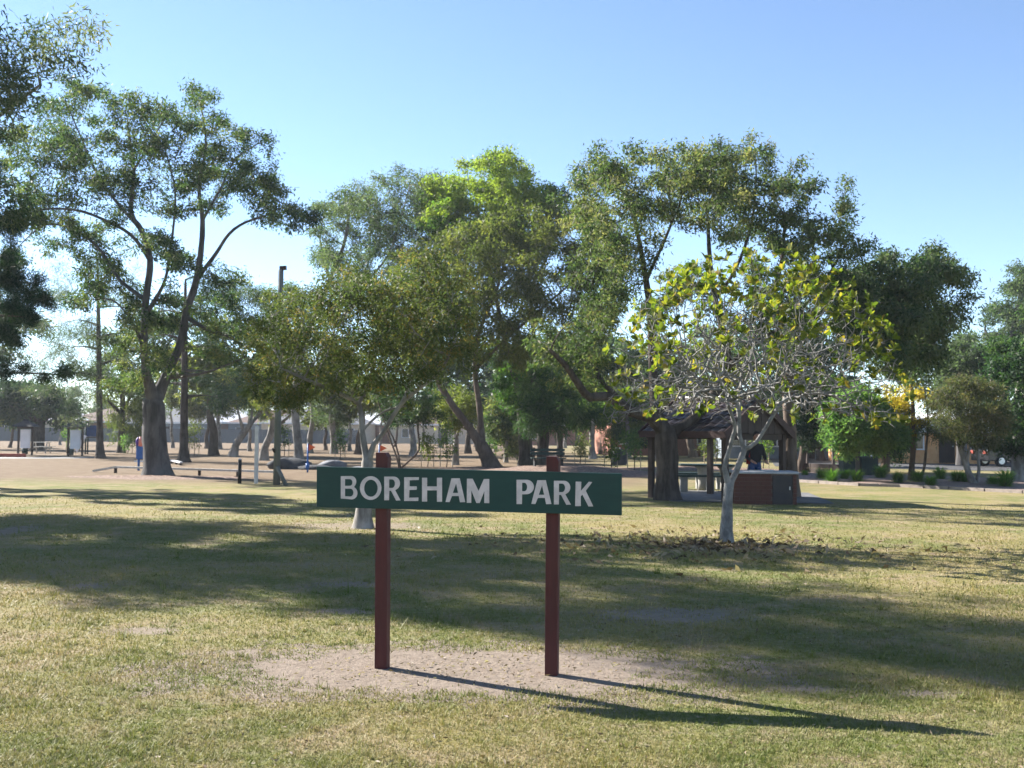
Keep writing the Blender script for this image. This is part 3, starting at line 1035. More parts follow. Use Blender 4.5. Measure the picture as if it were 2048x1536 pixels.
slope = math.hypot(HW, ZR - ZE)
for side in (-1, 1):
    mb = MB()
    top = [sp_(-0.02, 0, ZR - 0.06), sp_(RL + 0.02, 0, ZR - 0.06), sp_(RL + 0.02, side * HW, ZE - 0.06), sp_(-0.02, side * HW, ZE - 0.06)]
    bot = [p - Vector((0, 0, 0.05)) for p in top]
    mb.add(top + bot, [(0, 1, 2, 3), (7, 6, 5, 4), (0, 4, 5, 1), (1, 5, 6, 2), (2, 6, 7, 3), (3, 7, 4, 0)])
    pan = mb.build('roof_panel', M['timber_dark'], shel)
    # tiles: one wavy shape laid in courses
    tl_me = None
    rows, colsn = 8, 10
    for r_ in range(rows):
        for c_ in range(colsn):
            t0 = r_ / rows
            x = (c_ + 0.5) / colsn * RL
            y = side * HW * (t0 + 0.5 / rows)
            z = ZR + (ZE - ZR) * (t0 + 0.5 / rows)
            if tl_me is None:
                tw, tl = RL / colsn * 1.0, slope / rows * 1.12
                mb = MB()
                k = 6
                vv = []; ff = []
                for zz in (0, 1):
                    for e in (0, 1):
                        for i in range(k + 1):
                            xx = (i / k - 0.5) * tw * 0.985
                            vv.append((xx, (e - 0.5) * tl, 0.018 * math.cos((i / k - 0.5) * 2 * math.pi) + (0.0 if zz else -0.014) + (0.024 if e == 1 else 0.0)))
                q = k + 1
                for i in range(k):
                    ff.append((2 * q + i, 2 * q + i + 1, 3 * q + i + 1, 3 * q + i))
                    ff.append((i, q + i, q + i + 1, i + 1))
                    ff.append((q + i, 3 * q + i, 3 * q + i + 1, q + i + 1))
                    ff.append((i, i + 1, 2 * q + i + 1, 2 * q + i))
                mb.add(vv, ff)
                first = mb.build('roof_tile', M['tile'], pan)
                tl_me = first.data; o = first
            else:
                o = link('roof_tile', tl_me, pan)
            # local axes: x along ridge, y down the slope, z out of the roof
            dn = Vector(sp_(0, side * HW, ZE - ZR)).normalized()
            ax = Vector(sp_(1, 0, 0)).normalized() * (1 if side < 0 else -1)
            nz = ax.cross(dn)
            if nz.z < 0: ax = -ax; nz = -nz
            mm = Matrix((ax, dn, nz)).transposed().to_4x4()
            o.matrix_local = Matrix.Translation(Vector(sp_(x, y, z)) + nz * random.uniform(-0.004, 0.006)) @ mm @ Matrix.Rotation(random.gauss(0, 0.012), 4, 'Z')
    MB().bar(sp_(-0.04, side * (HW + 0.03), ZE - 0.06), sp_(RL + 0.04, side * (HW + 0.03), ZE - 0.06), 0.03, 0.16).build('fascia', M['timber_red'], shel)
    for xx in (-0.035, RL + 0.035):
        MB().bar(sp_(xx, side * 0.03, ZR - 0.05), sp_(xx, side * (HW + 0.05), ZE - 0.07), 0.03, 0.17).build('barge_board', M['timber_red'], shel)
for i in range(8):
    x0 = RL * i / 8
    MB().tube([sp_(x0 + 0.005, 0, ZR + 0.03), sp_(x0 + RL / 8 + 0.01, 0, ZR + 0.03)], [0.07, 0.075], 8).build('ridge_tile', M['tile'], shel)
for x in (0.15, RL - 0.15):
    for y in (-HW + 0.22, HW - 0.22):
        MB().box(-0.065, 0.065, -0.065, 0.065, 0, ZE - 0.02, Matrix.Translation(sp_(x, y, 0)) @ sm.to_3x3().to_4x4()).build('post', M['timber_dark'], shel, 0.006)
    MB().bar(sp_(x, -HW + 0.05, ZE - 0.11), sp_(x, HW - 0.05, ZE - 0.11), 0.06, 0.14).build('tie_beam', M['timber_dark'], shel)
    MB().bar(sp_(x, 0, ZE - 0.04), sp_(x, 0, ZR - 0.14), 0.06, 0.08).build('king_post', M['timber_dark'], shel)
# dark boarding in the gable
for x in (0.05, RL - 0.05):
    g_ = empty('gable', (0, 0, 0)); g_.parent = shel
    nb = 10
    for i in range(nb):
        y0 = -HW + 2 * HW * i / nb + 0.15; y1 = -HW + 2 * HW * (i + 1) / nb + 0.135
        if y1 > HW - 0.1: y1 = HW - 0.1
        if y0 >= y1: continue
        zt = lambda y: ZE + (ZR - ZE) * (1 - abs(y) / HW) - 0.13
        pts = [(y0, ZE - 0.03), (y1, ZE - 0.03), (y1, max(zt(y1), ZE - 0.02)), (y0, max(zt(y0), ZE - 0.02))]
        vv = [sp_(x - 0.01, y, z) for y, z in pts] + [sp_(x + 0.01, y, z) for y, z in pts]
        MB().add(vv, [(0, 1, 2, 3), (7, 6, 5, 4), (0, 4, 5, 1), (1, 5, 6, 2), (2, 6, 7, 3), (3, 7, 4, 0)]).build('plank', M['timber_dark'], g_)

# barbecue: bricks on a core, pale top, steel door
bp = G(1531, 1009)
bbq = thing('brick_barbecue', 'red brick barbecue counter with pale top and dark steel door', 'barbecue', bp, math.radians(-4))
BW, BH, BD = 1.42, 0.70, 0.85
MB().box(-BW / 2 + 0.02, BW / 2 - 0.02, 0.02, BD - 0.02, 0, BH).build('core', M['mortar'], bbq)
br_me = None
for c_ in range(8):
    zc = (c_ + 0.5) * BH / 8
    off = 0.115 if c_ % 2 else 0.0
    spans = []
    x = -BW / 2 - off
    while x < BW / 2 - 0.02:
        x0, x1 = max(x, -BW / 2), min(x + 0.23, BW / 2)
        spans.append((x0, x1)); x += 0.24
    for (x0, x1) in spans:
        if x1 - x0 < 0.04: continue
        if x1 > 0.16 and x0 < 0.62:                          # the door opening
            if x0 < 0.16 and 0.155 - x0 > 0.04: x1 = 0.155
            elif x1 > 0.62 and x1 - 0.625 > 0.04: x0 = 0.625
            else: continue
        if br_me is None:
            o = MB().box(-0.5, 0.5, -0.5, 0.5, -0.5, 0.5).build('brick', M['brick'], bbq); br_me = o.data
        else:
            o = link('brick', br_me, bbq)
        o.location = ((x0 + x1) / 2, 0.012 + random.uniform(-0.002, 0.002), zc); o.scale = (x1 - x0 - 0.004, 0.05, BH / 8 - 0.011)
    for sx_ in (-1, 1):
        for k in range(3):
            o = link('brick', br_me, bbq)
            o.location = (sx_ * (BW / 2 - 0.012), 0.19 + k * 0.24 + off * 0.4, zc); o.scale = (0.05, 0.226, BH / 8 - 0.011)
dr = MB().box(0.165, 0.615, -0.008, 0.02, 0.02, BH - 0.03).build('door', M['steel_dark'], bbq, 0.004)
MB().bar((0.55, -0.03, 0.34), (0.55, -0.03, 0.42), 0.02, 0.02).build('handle', M['steel'], dr)
MB().box(-BW / 2 - 0.03, BW / 2 + 0.05, -0.05, BD + 0.04, BH + 0.003, BH + 0.063).build('counter_top', M['stone_top'], bbq, 0.02)
MB().box(-0.35, 0.25, 0.15, 0.6, BH + 0.066, BH + 0.085).build('hotplate', M['steel'], bbq, 0.006)

# table and benches
tp = G(1412, 982)
tb = thing('picnic_table', 'dark topped picnic table on concrete pedestals beside the thick trunk', 'table', tp)
MB().box(-0.72, 0.85, -0.05, 0.75, 0.70, 0.755).build('table_top', M['dark_green'], tb, 0.012)
for x in (-0.02, 0.62):
    MB().tube([(x, 0.32, 0), (x, 0.32, 0.2), (x, 0.32, 0.6), (x, 0.32, 0.698)], [0.17, 0.15, 0.17, 0.26], 16).build('pedestal', M['concrete'], tb)
for i, (yy, nm) in enumerate(((-0.55, 'near'), (1.2, 'far'))):
    be = MB().box(-0.95, 0.95, yy - 0.16, yy + 0.16, 0.42, 0.475).build('bench_seat', M['dark_green'], tb, 0.01)
    for x in (-0.72, 0.02, 0.62):
        MB().box(x - 0.1, x + 0.1, yy - 0.11, yy + 0.11, 0, 0.418).build('leg', M['concrete'], be, 0.01)


# ------------------------------------------------------------------ person at the barbecue (seen from behind the counter)
def person(loc, rz, label):
    root = thing('person', label, 'person', loc, rz)
    J = {  # joint: (x, y, z, radius)
        'pel': (0, 0, 0.90, 0.135), 'waist': (0, -0.01, 1.02, 0.125), 'chest': (0, -0.05, 1.20, 0.15), 'neckb': (0, -0.09, 1.36, 0.075), 'neck': (0, -0.11, 1.43, 0.052),
        'h0': (0, -0.14, 1.49, 0.075), 'h1': (0, -0.15, 1.56, 0.092), 'h2': (0, -0.145, 1.63, 0.078),
        'nose': (0, -0.245, 1.545, 0.012),
    }
    E = [('pel', 'waist'), ('waist', 'chest'), ('chest', 'neckb'), ('neckb', 'neck'), ('neck', 'h0'), ('h0', 'h1'), ('h1', 'h2'), ('h1', 'nose')]
    for s, n in ((-1, 'l'), (1, 'r')):
        J.update({n + 'hip': (s * 0.095, 0, 0.86, 0.105), n + 'knee': (s * 0.11, -0.02, 0.47, 0.062), n + 'ank': (s * 0.115, 0.02, 0.09, 0.042), n + 'toe': (s * 0.13, -0.13, 0.035, 0.036),
                  n + 'sh': (s * 0.165, -0.06, 1.31, 0.072), n + 'elb': (s * 0.235, -0.08, 1.05, 0.048), n + 'wri': (s * 0.17, -0.30, 0.95, 0.030), n + 'palm': (s * 0.155, -0.37, 0.93, 0.030),
                  n + 'ear': (s * 0.088, -0.145, 1.555, 0.014)})
        E += [('pel', n + 'hip'), (n + 'hip', n + 'knee'), (n + 'knee', n + 'ank'), (n + 'ank', n + 'toe'), ('chest', n + 'sh'), (n + 'sh', n + 'elb'), (n + 'elb', n + 'wri'), (n + 'wri', n + 'palm'), ('h1', n + 'ear')]
        for k in range(4):
            a = (s * (0.130 + 0.014 * k), -0.42 - 0.006 * (k in (1, 2)), 0.92, 0.0088); c = (s * (0.128 + 0.014 * k), -0.455 - 0.008 * (k in (1, 2)), 0.895, 0.0075)
            J[n + 'f%d' % k] = a; J[n + 'g%d' % k] = c
            E += [(n + 'palm', n + 'f%d' % k), (n + 'f%d' % k, n + 'g%d' % k)]
        J[n + 't0'] = (s * 0.118, -0.38, 0.925, 0.010); J[n + 't1'] = (s * 0.106, -0.41, 0.91, 0.008)
        E += [(n + 'palm', n + 't0'), (n + 't0', n + 't1')]
    keys = list(J)
    me = bpy.data.meshes.new('body')
    me.from_pydata([J[k][:3] for k in keys], [(keys.index(a), keys.index(c)) for a, c in E], [])
    tmp = bpy.data.objects.new('body_source', me); COL.objects.link(tmp)
    md = tmp.modifiers.new('skin', 'SKIN')
    for i, k in enumerate(keys):
        sv = me.skin_vertices[0].data[i]
        sv.radius = (J[k][3], J[k][3]); sv.use_root = (k == 'pel')
    ss = tmp.modifiers.new('sub', 'SUBSURF'); ss.levels = 2; ss.render_levels = 2
    dg = bpy.context.evaluated_depsgraph_get()
    bm_ = bpy.data.meshes.new_from_object(tmp.evaluated_get(dg))
    bpy.data.objects.remove(tmp)
    bm_.name = 'body'
    bm_.materials.clear()
    for m_ in (M['skin'], M['cloth_black'], M['blue_dark'], M['cloth_red']):
        bm_.materials.append(m_)
    for pl in bm_.polygons:
        c = pl.center
        pl.use_smooth = True
        pl.material_index = 2 if c.z < 0.92 and abs(c.x) < 0.22 and c.y > -0.2 else (0 if c.z > 1.40 or c.y < -0.27 else 1)
        if c.z < 0.07: pl.material_index = 1
    link('body', bm_, root)
    # hair over the back of the head
    mb = MB()
    nu, nv = 12, 8
    vv = []; ff = []
    for j in range(nv + 1):
        th = math.radians(112) * j / nv
        for i in range(nu):
            ph = 2 * math.pi * i / nu
            front = max(0, -math.sin(ph))
            t2 = th * (1 - 0.45 * front)
            vv.append((0.101 * math.sin(t2) * math.cos(ph), -0.143 + 0.112 * math.sin(t2) * math.sin(ph), 1.575 + 0.115 * math.cos(t2)))
    for j in range(nv):
        for i in range(nu):
            ff.append((j * nu + i, (j + 1) * nu + i, (j + 1) * nu + (i + 1) % nu, j * nu + (i + 1) % nu))
    mb.add(vv, ff, True).build('hair', M['hair'], root)
    for s in (-1, 1):
        MB().tube([(s * 0.033, -0.232, 1.565), (s * 0.033, -0.238, 1.565)], [0.011, 0.008], 8).build('eye', M['hair'], root)
    MB().box(-0.024, 0.024, -0.236, -0.228, 1.508, 1.514).build('mouth', M['cloth_red'], root)
    # open red overshirt hanging at the side
    MB().tube([(-0.155, -0.06, 1.25), (-0.165, -0.03, 1.1), (-0.16, -0.02, 0.88)], [0.05, 0.055, 0.06], 8).build('shirt_tail', M['cloth_red'], root)
    return root


pp = W(1506, 905, 26.9)
person((pp.x, 26.75, 0.012), math.radians(10), 'person in a black top standing behind the brick barbecue')

# ------------------------------------------------------------------ the near trees
# frangipani
fb = G(1455, 1089)
fr = thing('frangipani_tree', 'frangipani with dome of bare grey branches and yellow-green leaf rosettes near the sign', 'tree', fb)
FY = fb.y
limbs = [
    [(1455, 1092, 0, 0.0925), (1453, 1060, 0, 0.0814), (1455, 1010, 0, 0.0755), (1458, 969, 0, 0.0740)],
    [(1458, 969, 0, 0.0592), (1449, 936, -.1, 0.0488), (1456, 908, -.15, 0.0459), (1466, 872, -.25, 0.0414), (1470, 850, -.3, 0.0370), (1452, 800, -.5, 0.0333), (1440, 762, -.7, 0.0259)],
    [(1458, 969, 0, 0.0629), (1471, 946, .05, 0.0577), (1489, 898, .1, 0.0562)],
    [(1489, 898, .1, 0.0481), (1479, 872, .12, 0.0459), (1478, 830, .15, 0.0444), (1474, 804, .15, 0.0407)],
    [(1489, 898, .1, 0.0444), (1513, 884, .1, 0.0400), (1547, 829, .2, 0.0370), (1563, 806, .25, 0.0340), (1588, 793, .3, 0.0296), (1660, 785, .5, 0.0222)],
    [(1474, 804, .15, 0.0333), (1436, 796, .1, 0.0311), (1408, 783, 0, 0.0296), (1393, 758, -.1, 0.0252)],
    [(1474, 804, .15, 0.0333), (1459, 790, .4, 0.0296), (1446, 765, .7, 0.0252)],
    [(1474, 804, .15, 0.0370), (1494, 786, .1, 0.0333), (1520, 774, -.2, 0.0296), (1560, 765, -.5, 0.0222)],
    [(1478, 830, .15, 0.0333), (1482, 790, .5, 0.0296), (1481, 755, .9, 0.0237)],
    [(1547, 829, .2, 0.0222), (1543, 800, 0, 0.0207), (1549, 770, -.3, 0.0185)],
    [(1464, 855, -.28, 0.0133), (1450, 838, -.35, 0.0104), (1436, 827, -.4, 0.0059)],
]
pos, par, rad = skeleton(limbs, fb, FY)
ctr = np.array(W(1503, 800, FY) - fb); top = W(1503, 500, FY).z
RX = 300 * FY / FPX; RZ = top - ctr[2]
A = []
while len(A) < 2900:
    d = rng.normal(0, 1, 3); d /= np.linalg.norm(d)
    if d[2] < -0.14: continue
    q = 1 - 0.62 * rng.random() ** 1.3
    pz = ctr + d * np.array([RX, RX * 0.95, RZ]) * q
    pz[2] -= 0.16 * (abs(pz[0] - ctr[0]) / RX) ** 2 * (d[2] < 0.3)
    A.append(pz)
A = np.array(A)
pos, par = grow(pos, par, A, 0.085, 0.088, 120, trop=(0, 0, 0.18), jit=0.12)
r = wood(pos, par, rad, 0.0158, 3.6)
_, kids = tubes(pos, par, r, B['frangi'], 'trunk', fr, 0.25)
tips = [i for i in range(len(pos)) if len(kids[i]) == 0 and i >= len(rad)]


def frangi_leaf_mesh(mat):
    V = []; F = []
    prof = [(0.0, 0.012), (0.12, 0.02), (0.35, 0.16), (0.62, 0.235), (0.82, 0.18), (0.95, 0.07), (1.0, 0.0)]
    for i, (t, w_) in enumerate(prof):
        z = -0.12 * t * t
        V += [(t, -w_, z + 0.10 * w_), (t, 0, z - 0.03), (t, w_, z + 0.10 * w_)]
    for i in range(len(prof) - 1):
        a = i * 3
        F += [(a, a + 3, a + 4, a + 1), (a + 1, a + 4, a + 5, a + 2)]
    me = bpy.data.meshes.new('leaf'); me.from_pydata(V, [], F); me.materials.append(mat)
    return me


items = []
for i in tips:
    d = norm(pos[i] - pos[par[i]] + np.array([0, 0, 0.03]))
    hgt = (pos[i][2] - ctr[2]) / RZ
    shell = np.linalg.norm((pos[i] - ctr) / np.array([RX, RX * 0.95, RZ]))
    k = int(rng.integers(6, 11)) if rng.random() < (1.0 if shell > 0.80 else 0.14) * (0.30 + 1.0 * max(0, hgt)) else int(rng.random() < 0.2)
    for j in range(k):
        a = 2 * math.pi * (j + rng.random() * 0.6) / max(k, 1)
        s_ = norm(np.cross(d, [0.3, 0.2, 1.0])); t_ = np.cross(s_, d)
        dirv = norm(d * rng.uniform(0.35, 1.0) + (s_ * math.cos(a) + t_ * math.sin(a)) * 0.9 + np.array([0, 0, 0.15]))
        items.append((pos[i] + d * 0.01, dirv, rng.uniform(0.07, 0.14), d))
items.sort(key=lambda q: q[0][1])
fl_mesh = frangi_leaf_mesh(L['frangi_one'])


def leaf_matrix(p, dirv, size, up):
    x = Vector(dirv); z = Vector(up) - x * Vector(up).dot(x)
    if z.length < 0.05: z = Vector((0, 0, 1)) - x * x.z
    z.normalize(); y = z.cross(x)
    m = Matrix((x, y, z)).transposed().to_4x4()
    return Matrix.Translation(Vector(p)) @ m @ Matrix.Diagonal((size, size, size, 1))


for (p, dv_, s_, up) in items[:300]:
    o = link('leaf', fl_mesh, fr)
    o.matrix_local = leaf_matrix(p, dv_, s_, up)
V = []; F = []; T = []
base_v = np.array([tuple(v.co) for v in fl_mesh.vertices]); base_f = np.array([tuple(pl.vertices) for pl in fl_mesh.polygons])
for (p, dv_, s_, up) in items[300:]:
    mm = np.array(leaf_matrix(p, dv_, s_, up))
    F.append(base_f + len(V) * len(base_v)); V.append(base_v @ mm[:3, :3].T + mm[:3, 3]); T += [rng.random()] * len(base_f)
o = link('leaves', mesh_np('leaves', np.vstack(V), np.vstack(F), L['frangi'], tint=T), fr); o['kind'] = 'stuff'

# poinciana behind the sign
pb = G(726, 1056)
limbs = [
    [(726, 1058, 0, .135), (727, 1030, 0, .118), (733, 960, 0, .10), (735, 925, 0, .095)],
    [(735, 925, 0, .08), (730, 900, 0, .072), (724, 862, 0, .066), (722, 825, .05, .062), (717, 807, .05, .058)],
    [(717, 807, .05, .05), (700, 797, -.1, .046), (657, 777, -.4, .04), (607, 757, -.7, .032), (560, 735, -.9, .024)],
    [(717, 807, .05, .045), (727, 790, .2, .04), (742, 755, .5, .034), (748, 705, .8, .026)],
    [(735, 925, 0, .06), (748, 888, -.05, .056), (765, 867, -.1, .054), (790, 825, -.2, .05), (810, 800, -.3, .046), (842, 775, -.4, .04), (884, 738, -.5, .032), (908, 690, -.5, .022)],
    [(724, 862, 0, .03), (740, 845, .1, .028), (770, 822, .25, .026), (812, 812, .4, .02)],
    [(790, 825, -.2, .03), (815, 780, .2, .026), (830, 720, .5, .02)],
]
cl = np.vstack([clumps_in([(490, 690), (530, 620), (600, 580), (700, 560), (800, 560), (880, 560), (950, 640), (935, 700), (870, 760), (760, 775), (640, 770), (530, 770), (490, 740)], 105, 20, 40, 0.55),
                clumps_in([(480, 740), (560, 730), (640, 770), (600, 810), (500, 790)], 8, 20, 34, 0.55),
                clumps_in([(640, 560), (720, 510), (830, 480), (930, 520), (980, 600), (900, 610), (760, 580)], 16, 20, 34, 0.6),
                [(475, 690, 16, 10), (500, 640, 20, 12), (540, 590, 22, 12), (965, 690, 22, 12), (930, 740, 20, 12), (700, 800, 24, 10), (560, 800, 22, 10)]])
tree('poinciana_tree', 'spreading flat-crowned tree with pale forked trunk directly behind the left post of the sign', pb, limbs, cl, L['poinciana'], B['pale'],
     per=13, thick=2.0, step=0.16, kill=0.16, r0=0.005, n=66000, size=0.064, aspect=0.36, droop=0.35, sigma=0.10, flare=0.35)

# thick trunk beside the shelter
sb = G(1336, 1000)
limbs = [
    [(1336, 1003, 0, .33), (1334, 980, 0, .29), (1335, 940, 0, .275), (1333, 895, 0, .28), (1332, 868, 0, .27)],
    [(1328, 868, 0, .22), (1300, 834, -.2, .19), (1262, 823, -.4, .17), (1215, 792, -.6, .15), (1180, 795, -.8, .14), (1158, 770, -1.0, .12), (1130, 730, -1.3, .09), (1100, 700, -1.6, .06)],
    [(1262, 823, -.4, .10), (1225, 785, -.2, .09), (1198, 755, 0, .075), (1180, 700, .2, .06)],
    [(1330, 870, 0, .22), (1312, 820, .2, .18), (1308, 770, .4, .16), (1304, 700, .6, .14), (1300, 620, .7, .12), (1292, 560, .7, .10), (1276, 470, .7, .07), (1262, 400, .6, .045)],
    [(1340, 868, 0, .21), (1372, 850, .1, .18), (1404, 820, .2, .17), (1436, 775, .4, .16), (1455, 735, .6, .14), (1450, 680, .9, .12), (1430, 600, 1.2, .10), (1420, 520, 1.3, .08), (1415, 430, 1.2, .05)],
    [(1455, 735, .6, .10), (1500, 690, .3, .09), (1530, 630, .0, .08), (1560, 540, -.2, .065), (1570, 440, -.3, .045)],
    [(1430, 600, 1.2, .07), (1470, 540, 1.5, .06), (1500, 460, 1.8, .05), (1512, 370, 1.8, .035), (1510, 300, 1.8, .02)],
    [(1292, 560, .7, .06), (1325, 490, .4, .05), (1350, 430, .2, .04)],
    [(1500, 690, .3, .07), (1580, 640, .8, .06), (1650, 560, 1.2, .045), (1690, 490, 1.4, .03)],
]
cl = np.vstack([clumps_in([(1140, 350), (1190, 295), (1280, 268), (1350, 285), (1400, 330), (1400, 420), (1330, 440), (1260, 420), (1180, 440)], 30, 22, 40, 0.8),
                clumps_in([(1400, 310), (1450, 300), (1480, 290), (1560, 330), (1640, 350), (1700, 400), (1740, 480), (1700, 540), (1560, 510), (1420, 470)], 40, 24, 42, 0.8),
                [(1500, 270, 24, 14), (1550, 282, 16, 10), (1520, 300, 28, 16), (1440, 285, 16, 10), (1600, 320, 14, 10), (1685, 350, 20, 14)],
                clumps_in([(1350, 300), (1470, 285), (1480, 400), (1380, 420)], 10, 22, 38, 0.8),
                clumps_in([(1110, 380), (1160, 330), (1240, 380), (1260, 540), (1150, 560)], 10, 22, 38, 0.8),
                clumps_in([(1180, 430), (1260, 450), (1260, 560), (1240, 660), (1180, 640), (1150, 520)], 14, 24, 38, 0.8),
                clumps_in([(1080, 640), (1180, 640), (1230, 700), (1200, 770), (1110, 770), (1060, 700)], 12, 22, 36, 0.7),
                clumps_in([(1440, 520), (1600, 540), (1720, 530), (1740, 600), (1650, 660), (1500, 640)], 20, 26, 40, 0.7),
                clumps_in([(1270, 530), (1420, 560), (1420, 640), (1300, 660)], 6, 20, 30, 0.7)])
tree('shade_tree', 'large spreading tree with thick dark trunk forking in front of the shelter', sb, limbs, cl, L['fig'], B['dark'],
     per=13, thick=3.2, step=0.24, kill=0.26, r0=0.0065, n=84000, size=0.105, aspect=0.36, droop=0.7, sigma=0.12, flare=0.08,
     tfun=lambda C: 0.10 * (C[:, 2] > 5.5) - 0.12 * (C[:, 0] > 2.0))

# dark tree behind the barbecue
db = GX(1583, 28.5)
limbs = [
    [(1584, 993, 0, .20), (1582, 940, 0, .175), (1580, 860, 0, .165), (1576, 780, 0, .15), (1580, 720, 0, .14), (1610, 660, .4, .12), (1660, 600, .8, .09), (1700, 550, 1.0, .06)],
    [(1580, 720, 0, .10), (1560, 640, .5, .08), (1570, 560, .8, .05)],
    [(1610, 660, .4, .08), (1690, 640, 0, .07), (1780, 600, -.4, .05), (1850, 560, -.5, .03)],
    [(1660, 600, .8, .07), (1760, 560, 1.4, .05), (1800, 520, 1.6, .03)],
    [(1690, 640, 0, .06), (1800, 680, -.2, .045), (1870, 690, -.2, .03)],
]
cl = np.vstack([clumps_in([(1730, 520), (1780, 490), (1850, 482), (1900, 510), (1930, 540), (1900, 580), (1880, 680), (1880, 740), (1790, 760), (1700, 700), (1660, 600), (1690, 540)], 52, 26, 44, 0.8),
                [(1935, 545, 22, 14), (1955, 585, 20, 14), (1925, 610, 28, 18), (1900, 650, 26, 20), (1620, 620, 40, 30), (1600, 700, 36, 30), (1640, 760, 40, 26)]])
tree('dense_tree', 'tall dense dark-leaved tree with straight trunk behind the brick barbecue', db, limbs, cl, L['dark'], B['brown'],
     per=11, thick=2.8, step=0.28, kill=0.3, r0=0.008, n=52000, size=0.125, aspect=0.36, droop=0.7, sigma=0.16, bias=0.3)

# ------------------------------------------------------------------ big gum on the left
gb_ = G(315, 952)
limbs = [
    [(315, 956, 0, .56), (314, 935, 0, .45), (309, 880, 0, .40), (308, 830, 0, .39), (308, 806, 0, .37)],
    [(300, 806, 0, 0.224), (292, 740, -.4, 0.200), (288, 680, -.6, 0.176), (292, 600, -.5, 0.160), (300, 520, -.3, 0.144), (283, 460, -.1, 0.128), (262, 425, 0, 0.112), (268, 340, .4, 0.080), (255, 250, .6, 0.048)],
    [(318, 806, 0, 0.232), (338, 740, .3, 0.208), (360, 690, .4, 0.192), (374, 620, .5, 0.176), (393, 560, .4, 0.160), (402, 500, .3, 0.136), (405, 440, .2, 0.112), (398, 370, 0, 0.080), (412, 290, -.2, 0.056), (402, 210, -.2, 0.032)],
    [(393, 560, .4, 0.104), (430, 510, .2, 0.088), (458, 468, 0, .075), (490, 445, -.1, .06), (530, 432, -.3, .045), (565, 415, -.5, .03), (600, 420, -.6, .02)],
    [(300, 520, -.3, 0.096), (262, 470, -.9, 0.080), (205, 438, -1.4, 0.068), (150, 420, -1.8, 0.056), (80, 420, -2.2, 0.040), (30, 450, -2.4, 0.024)],
    [(290, 600, -.5, 0.096), (240, 560, .2, 0.080), (200, 500, .8, 0.068), (150, 460, 1.2, 0.056), (90, 450, 1.4, 0.040), (40, 490, 1.6, 0.024)],
    [(283, 460, -.1, 0.080), (230, 400, .6, 0.068), (190, 340, 1.0, 0.056), (160, 270, 1.4, 0.040), (130, 200, 1.6, 0.024)],
    [(374, 640, .5, 0.088), (420, 662, .2, 0.080), (455, 672, 0, 0.072), (500, 700, -.2, 0.048), (530, 706, -.3, 0.032)],
    [(345, 760, .3, 0.064), (400, 748, 0, 0.060), (440, 735, -.3, 0.048), (490, 715, -.6, 0.032)],
    [(405, 440, .2, 0.064), (440, 380, .5, 0.052), (470, 320, .8, 0.040), (520, 285, 1.0, 0.024)],
    [(268, 340, .4, 0.048), (310, 270, 0, 0.040), (340, 220, -.2, 0.024)],
    [(292, 640, -.5, 0.080), (330, 560, -1.0, 0.068), (345, 470, -1.3, 0.056), (350, 380, -1.4, 0.040), (330, 300, -1.4, 0.028)],
    [(288, 690, -.6, 0.056), (262, 640, -1.1, 0.048), (225, 600, -1.4, 0.036), (180, 600, -1.6, 0.024)],
]
gcl = [(130, 180, 42, 30), (190, 190, 36, 26), (255, 205, 40, 32), (265, 240, 34, 26), (60, 250, 42, 34), (150, 255, 44, 30), (215, 285, 40, 28), (325, 222, 36, 22), (400, 188, 30, 18), (372, 250, 36, 24),
       (440, 245, 30, 22), (435, 300, 26, 22), (492, 272, 22, 18), (538, 272, 18, 11), (498, 330, 18, 10), (345, 265, 34, 20), (120, 320, 44, 34), (55, 335, 40, 30), (200, 340, 40, 28), (205, 360, 34, 26),
       (280, 370, 36, 30), (360, 372, 36, 22), (455, 350, 40, 28), (485, 345, 24, 20), (335, 405, 40, 18), (570, 398, 46, 26), (622, 440, 24, 16), (545, 425, 32, 18), (440, 410, 24, 18), (160, 395, 34, 22),
       (120, 440, 32, 22), (55, 385, 32, 20), (320, 470, 30, 18), (230, 420, 30, 22), (110, 490, 34, 22), (60, 420, 26, 16), (180, 470, 30, 20), (375, 335, 30, 18), (590, 440, 28, 16),
       (455, 590, 34, 26), (425, 625, 34, 26), (475, 555, 26, 18), (160, 540, 26, 18), (220, 530, 28, 20), (330, 590, 26, 24), (350, 520, 24, 18), (420, 700, 26, 18), (500, 640, 24, 18),
       (255, 640, 20, 30), (240, 690, 26, 34), (232, 745, 28, 30), (262, 770, 26, 22), (320, 745, 24, 22), (335, 715, 22, 22), (300, 640, 22, 22), (350, 650, 20, 20), (270, 590, 22, 22),
       (20, 290, 34, 28), (15, 350, 30, 26), (90, 210, 34, 26), (90, 290, 36, 28), (150, 330, 34, 26), (40, 440, 30, 18), (90, 400, 30, 20), (310, 310, 34, 26), (290, 280, 34, 26), (420, 350, 28, 20), (250, 330, 30, 24), (140, 600, 26, 18), (200, 580, 24, 18), (400, 300, 26, 20), (520, 360, 24, 16), (30, 520, 24, 16)]
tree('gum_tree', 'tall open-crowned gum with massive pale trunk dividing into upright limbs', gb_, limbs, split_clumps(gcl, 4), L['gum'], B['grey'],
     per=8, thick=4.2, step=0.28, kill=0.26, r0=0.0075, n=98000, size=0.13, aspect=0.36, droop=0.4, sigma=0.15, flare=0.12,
     tfun=lambda C: 0.22 * ((C[:, 2] < 5.2) & (C[:, 0] < 0.0)) + 0.1 * (C[:, 2] > 11))

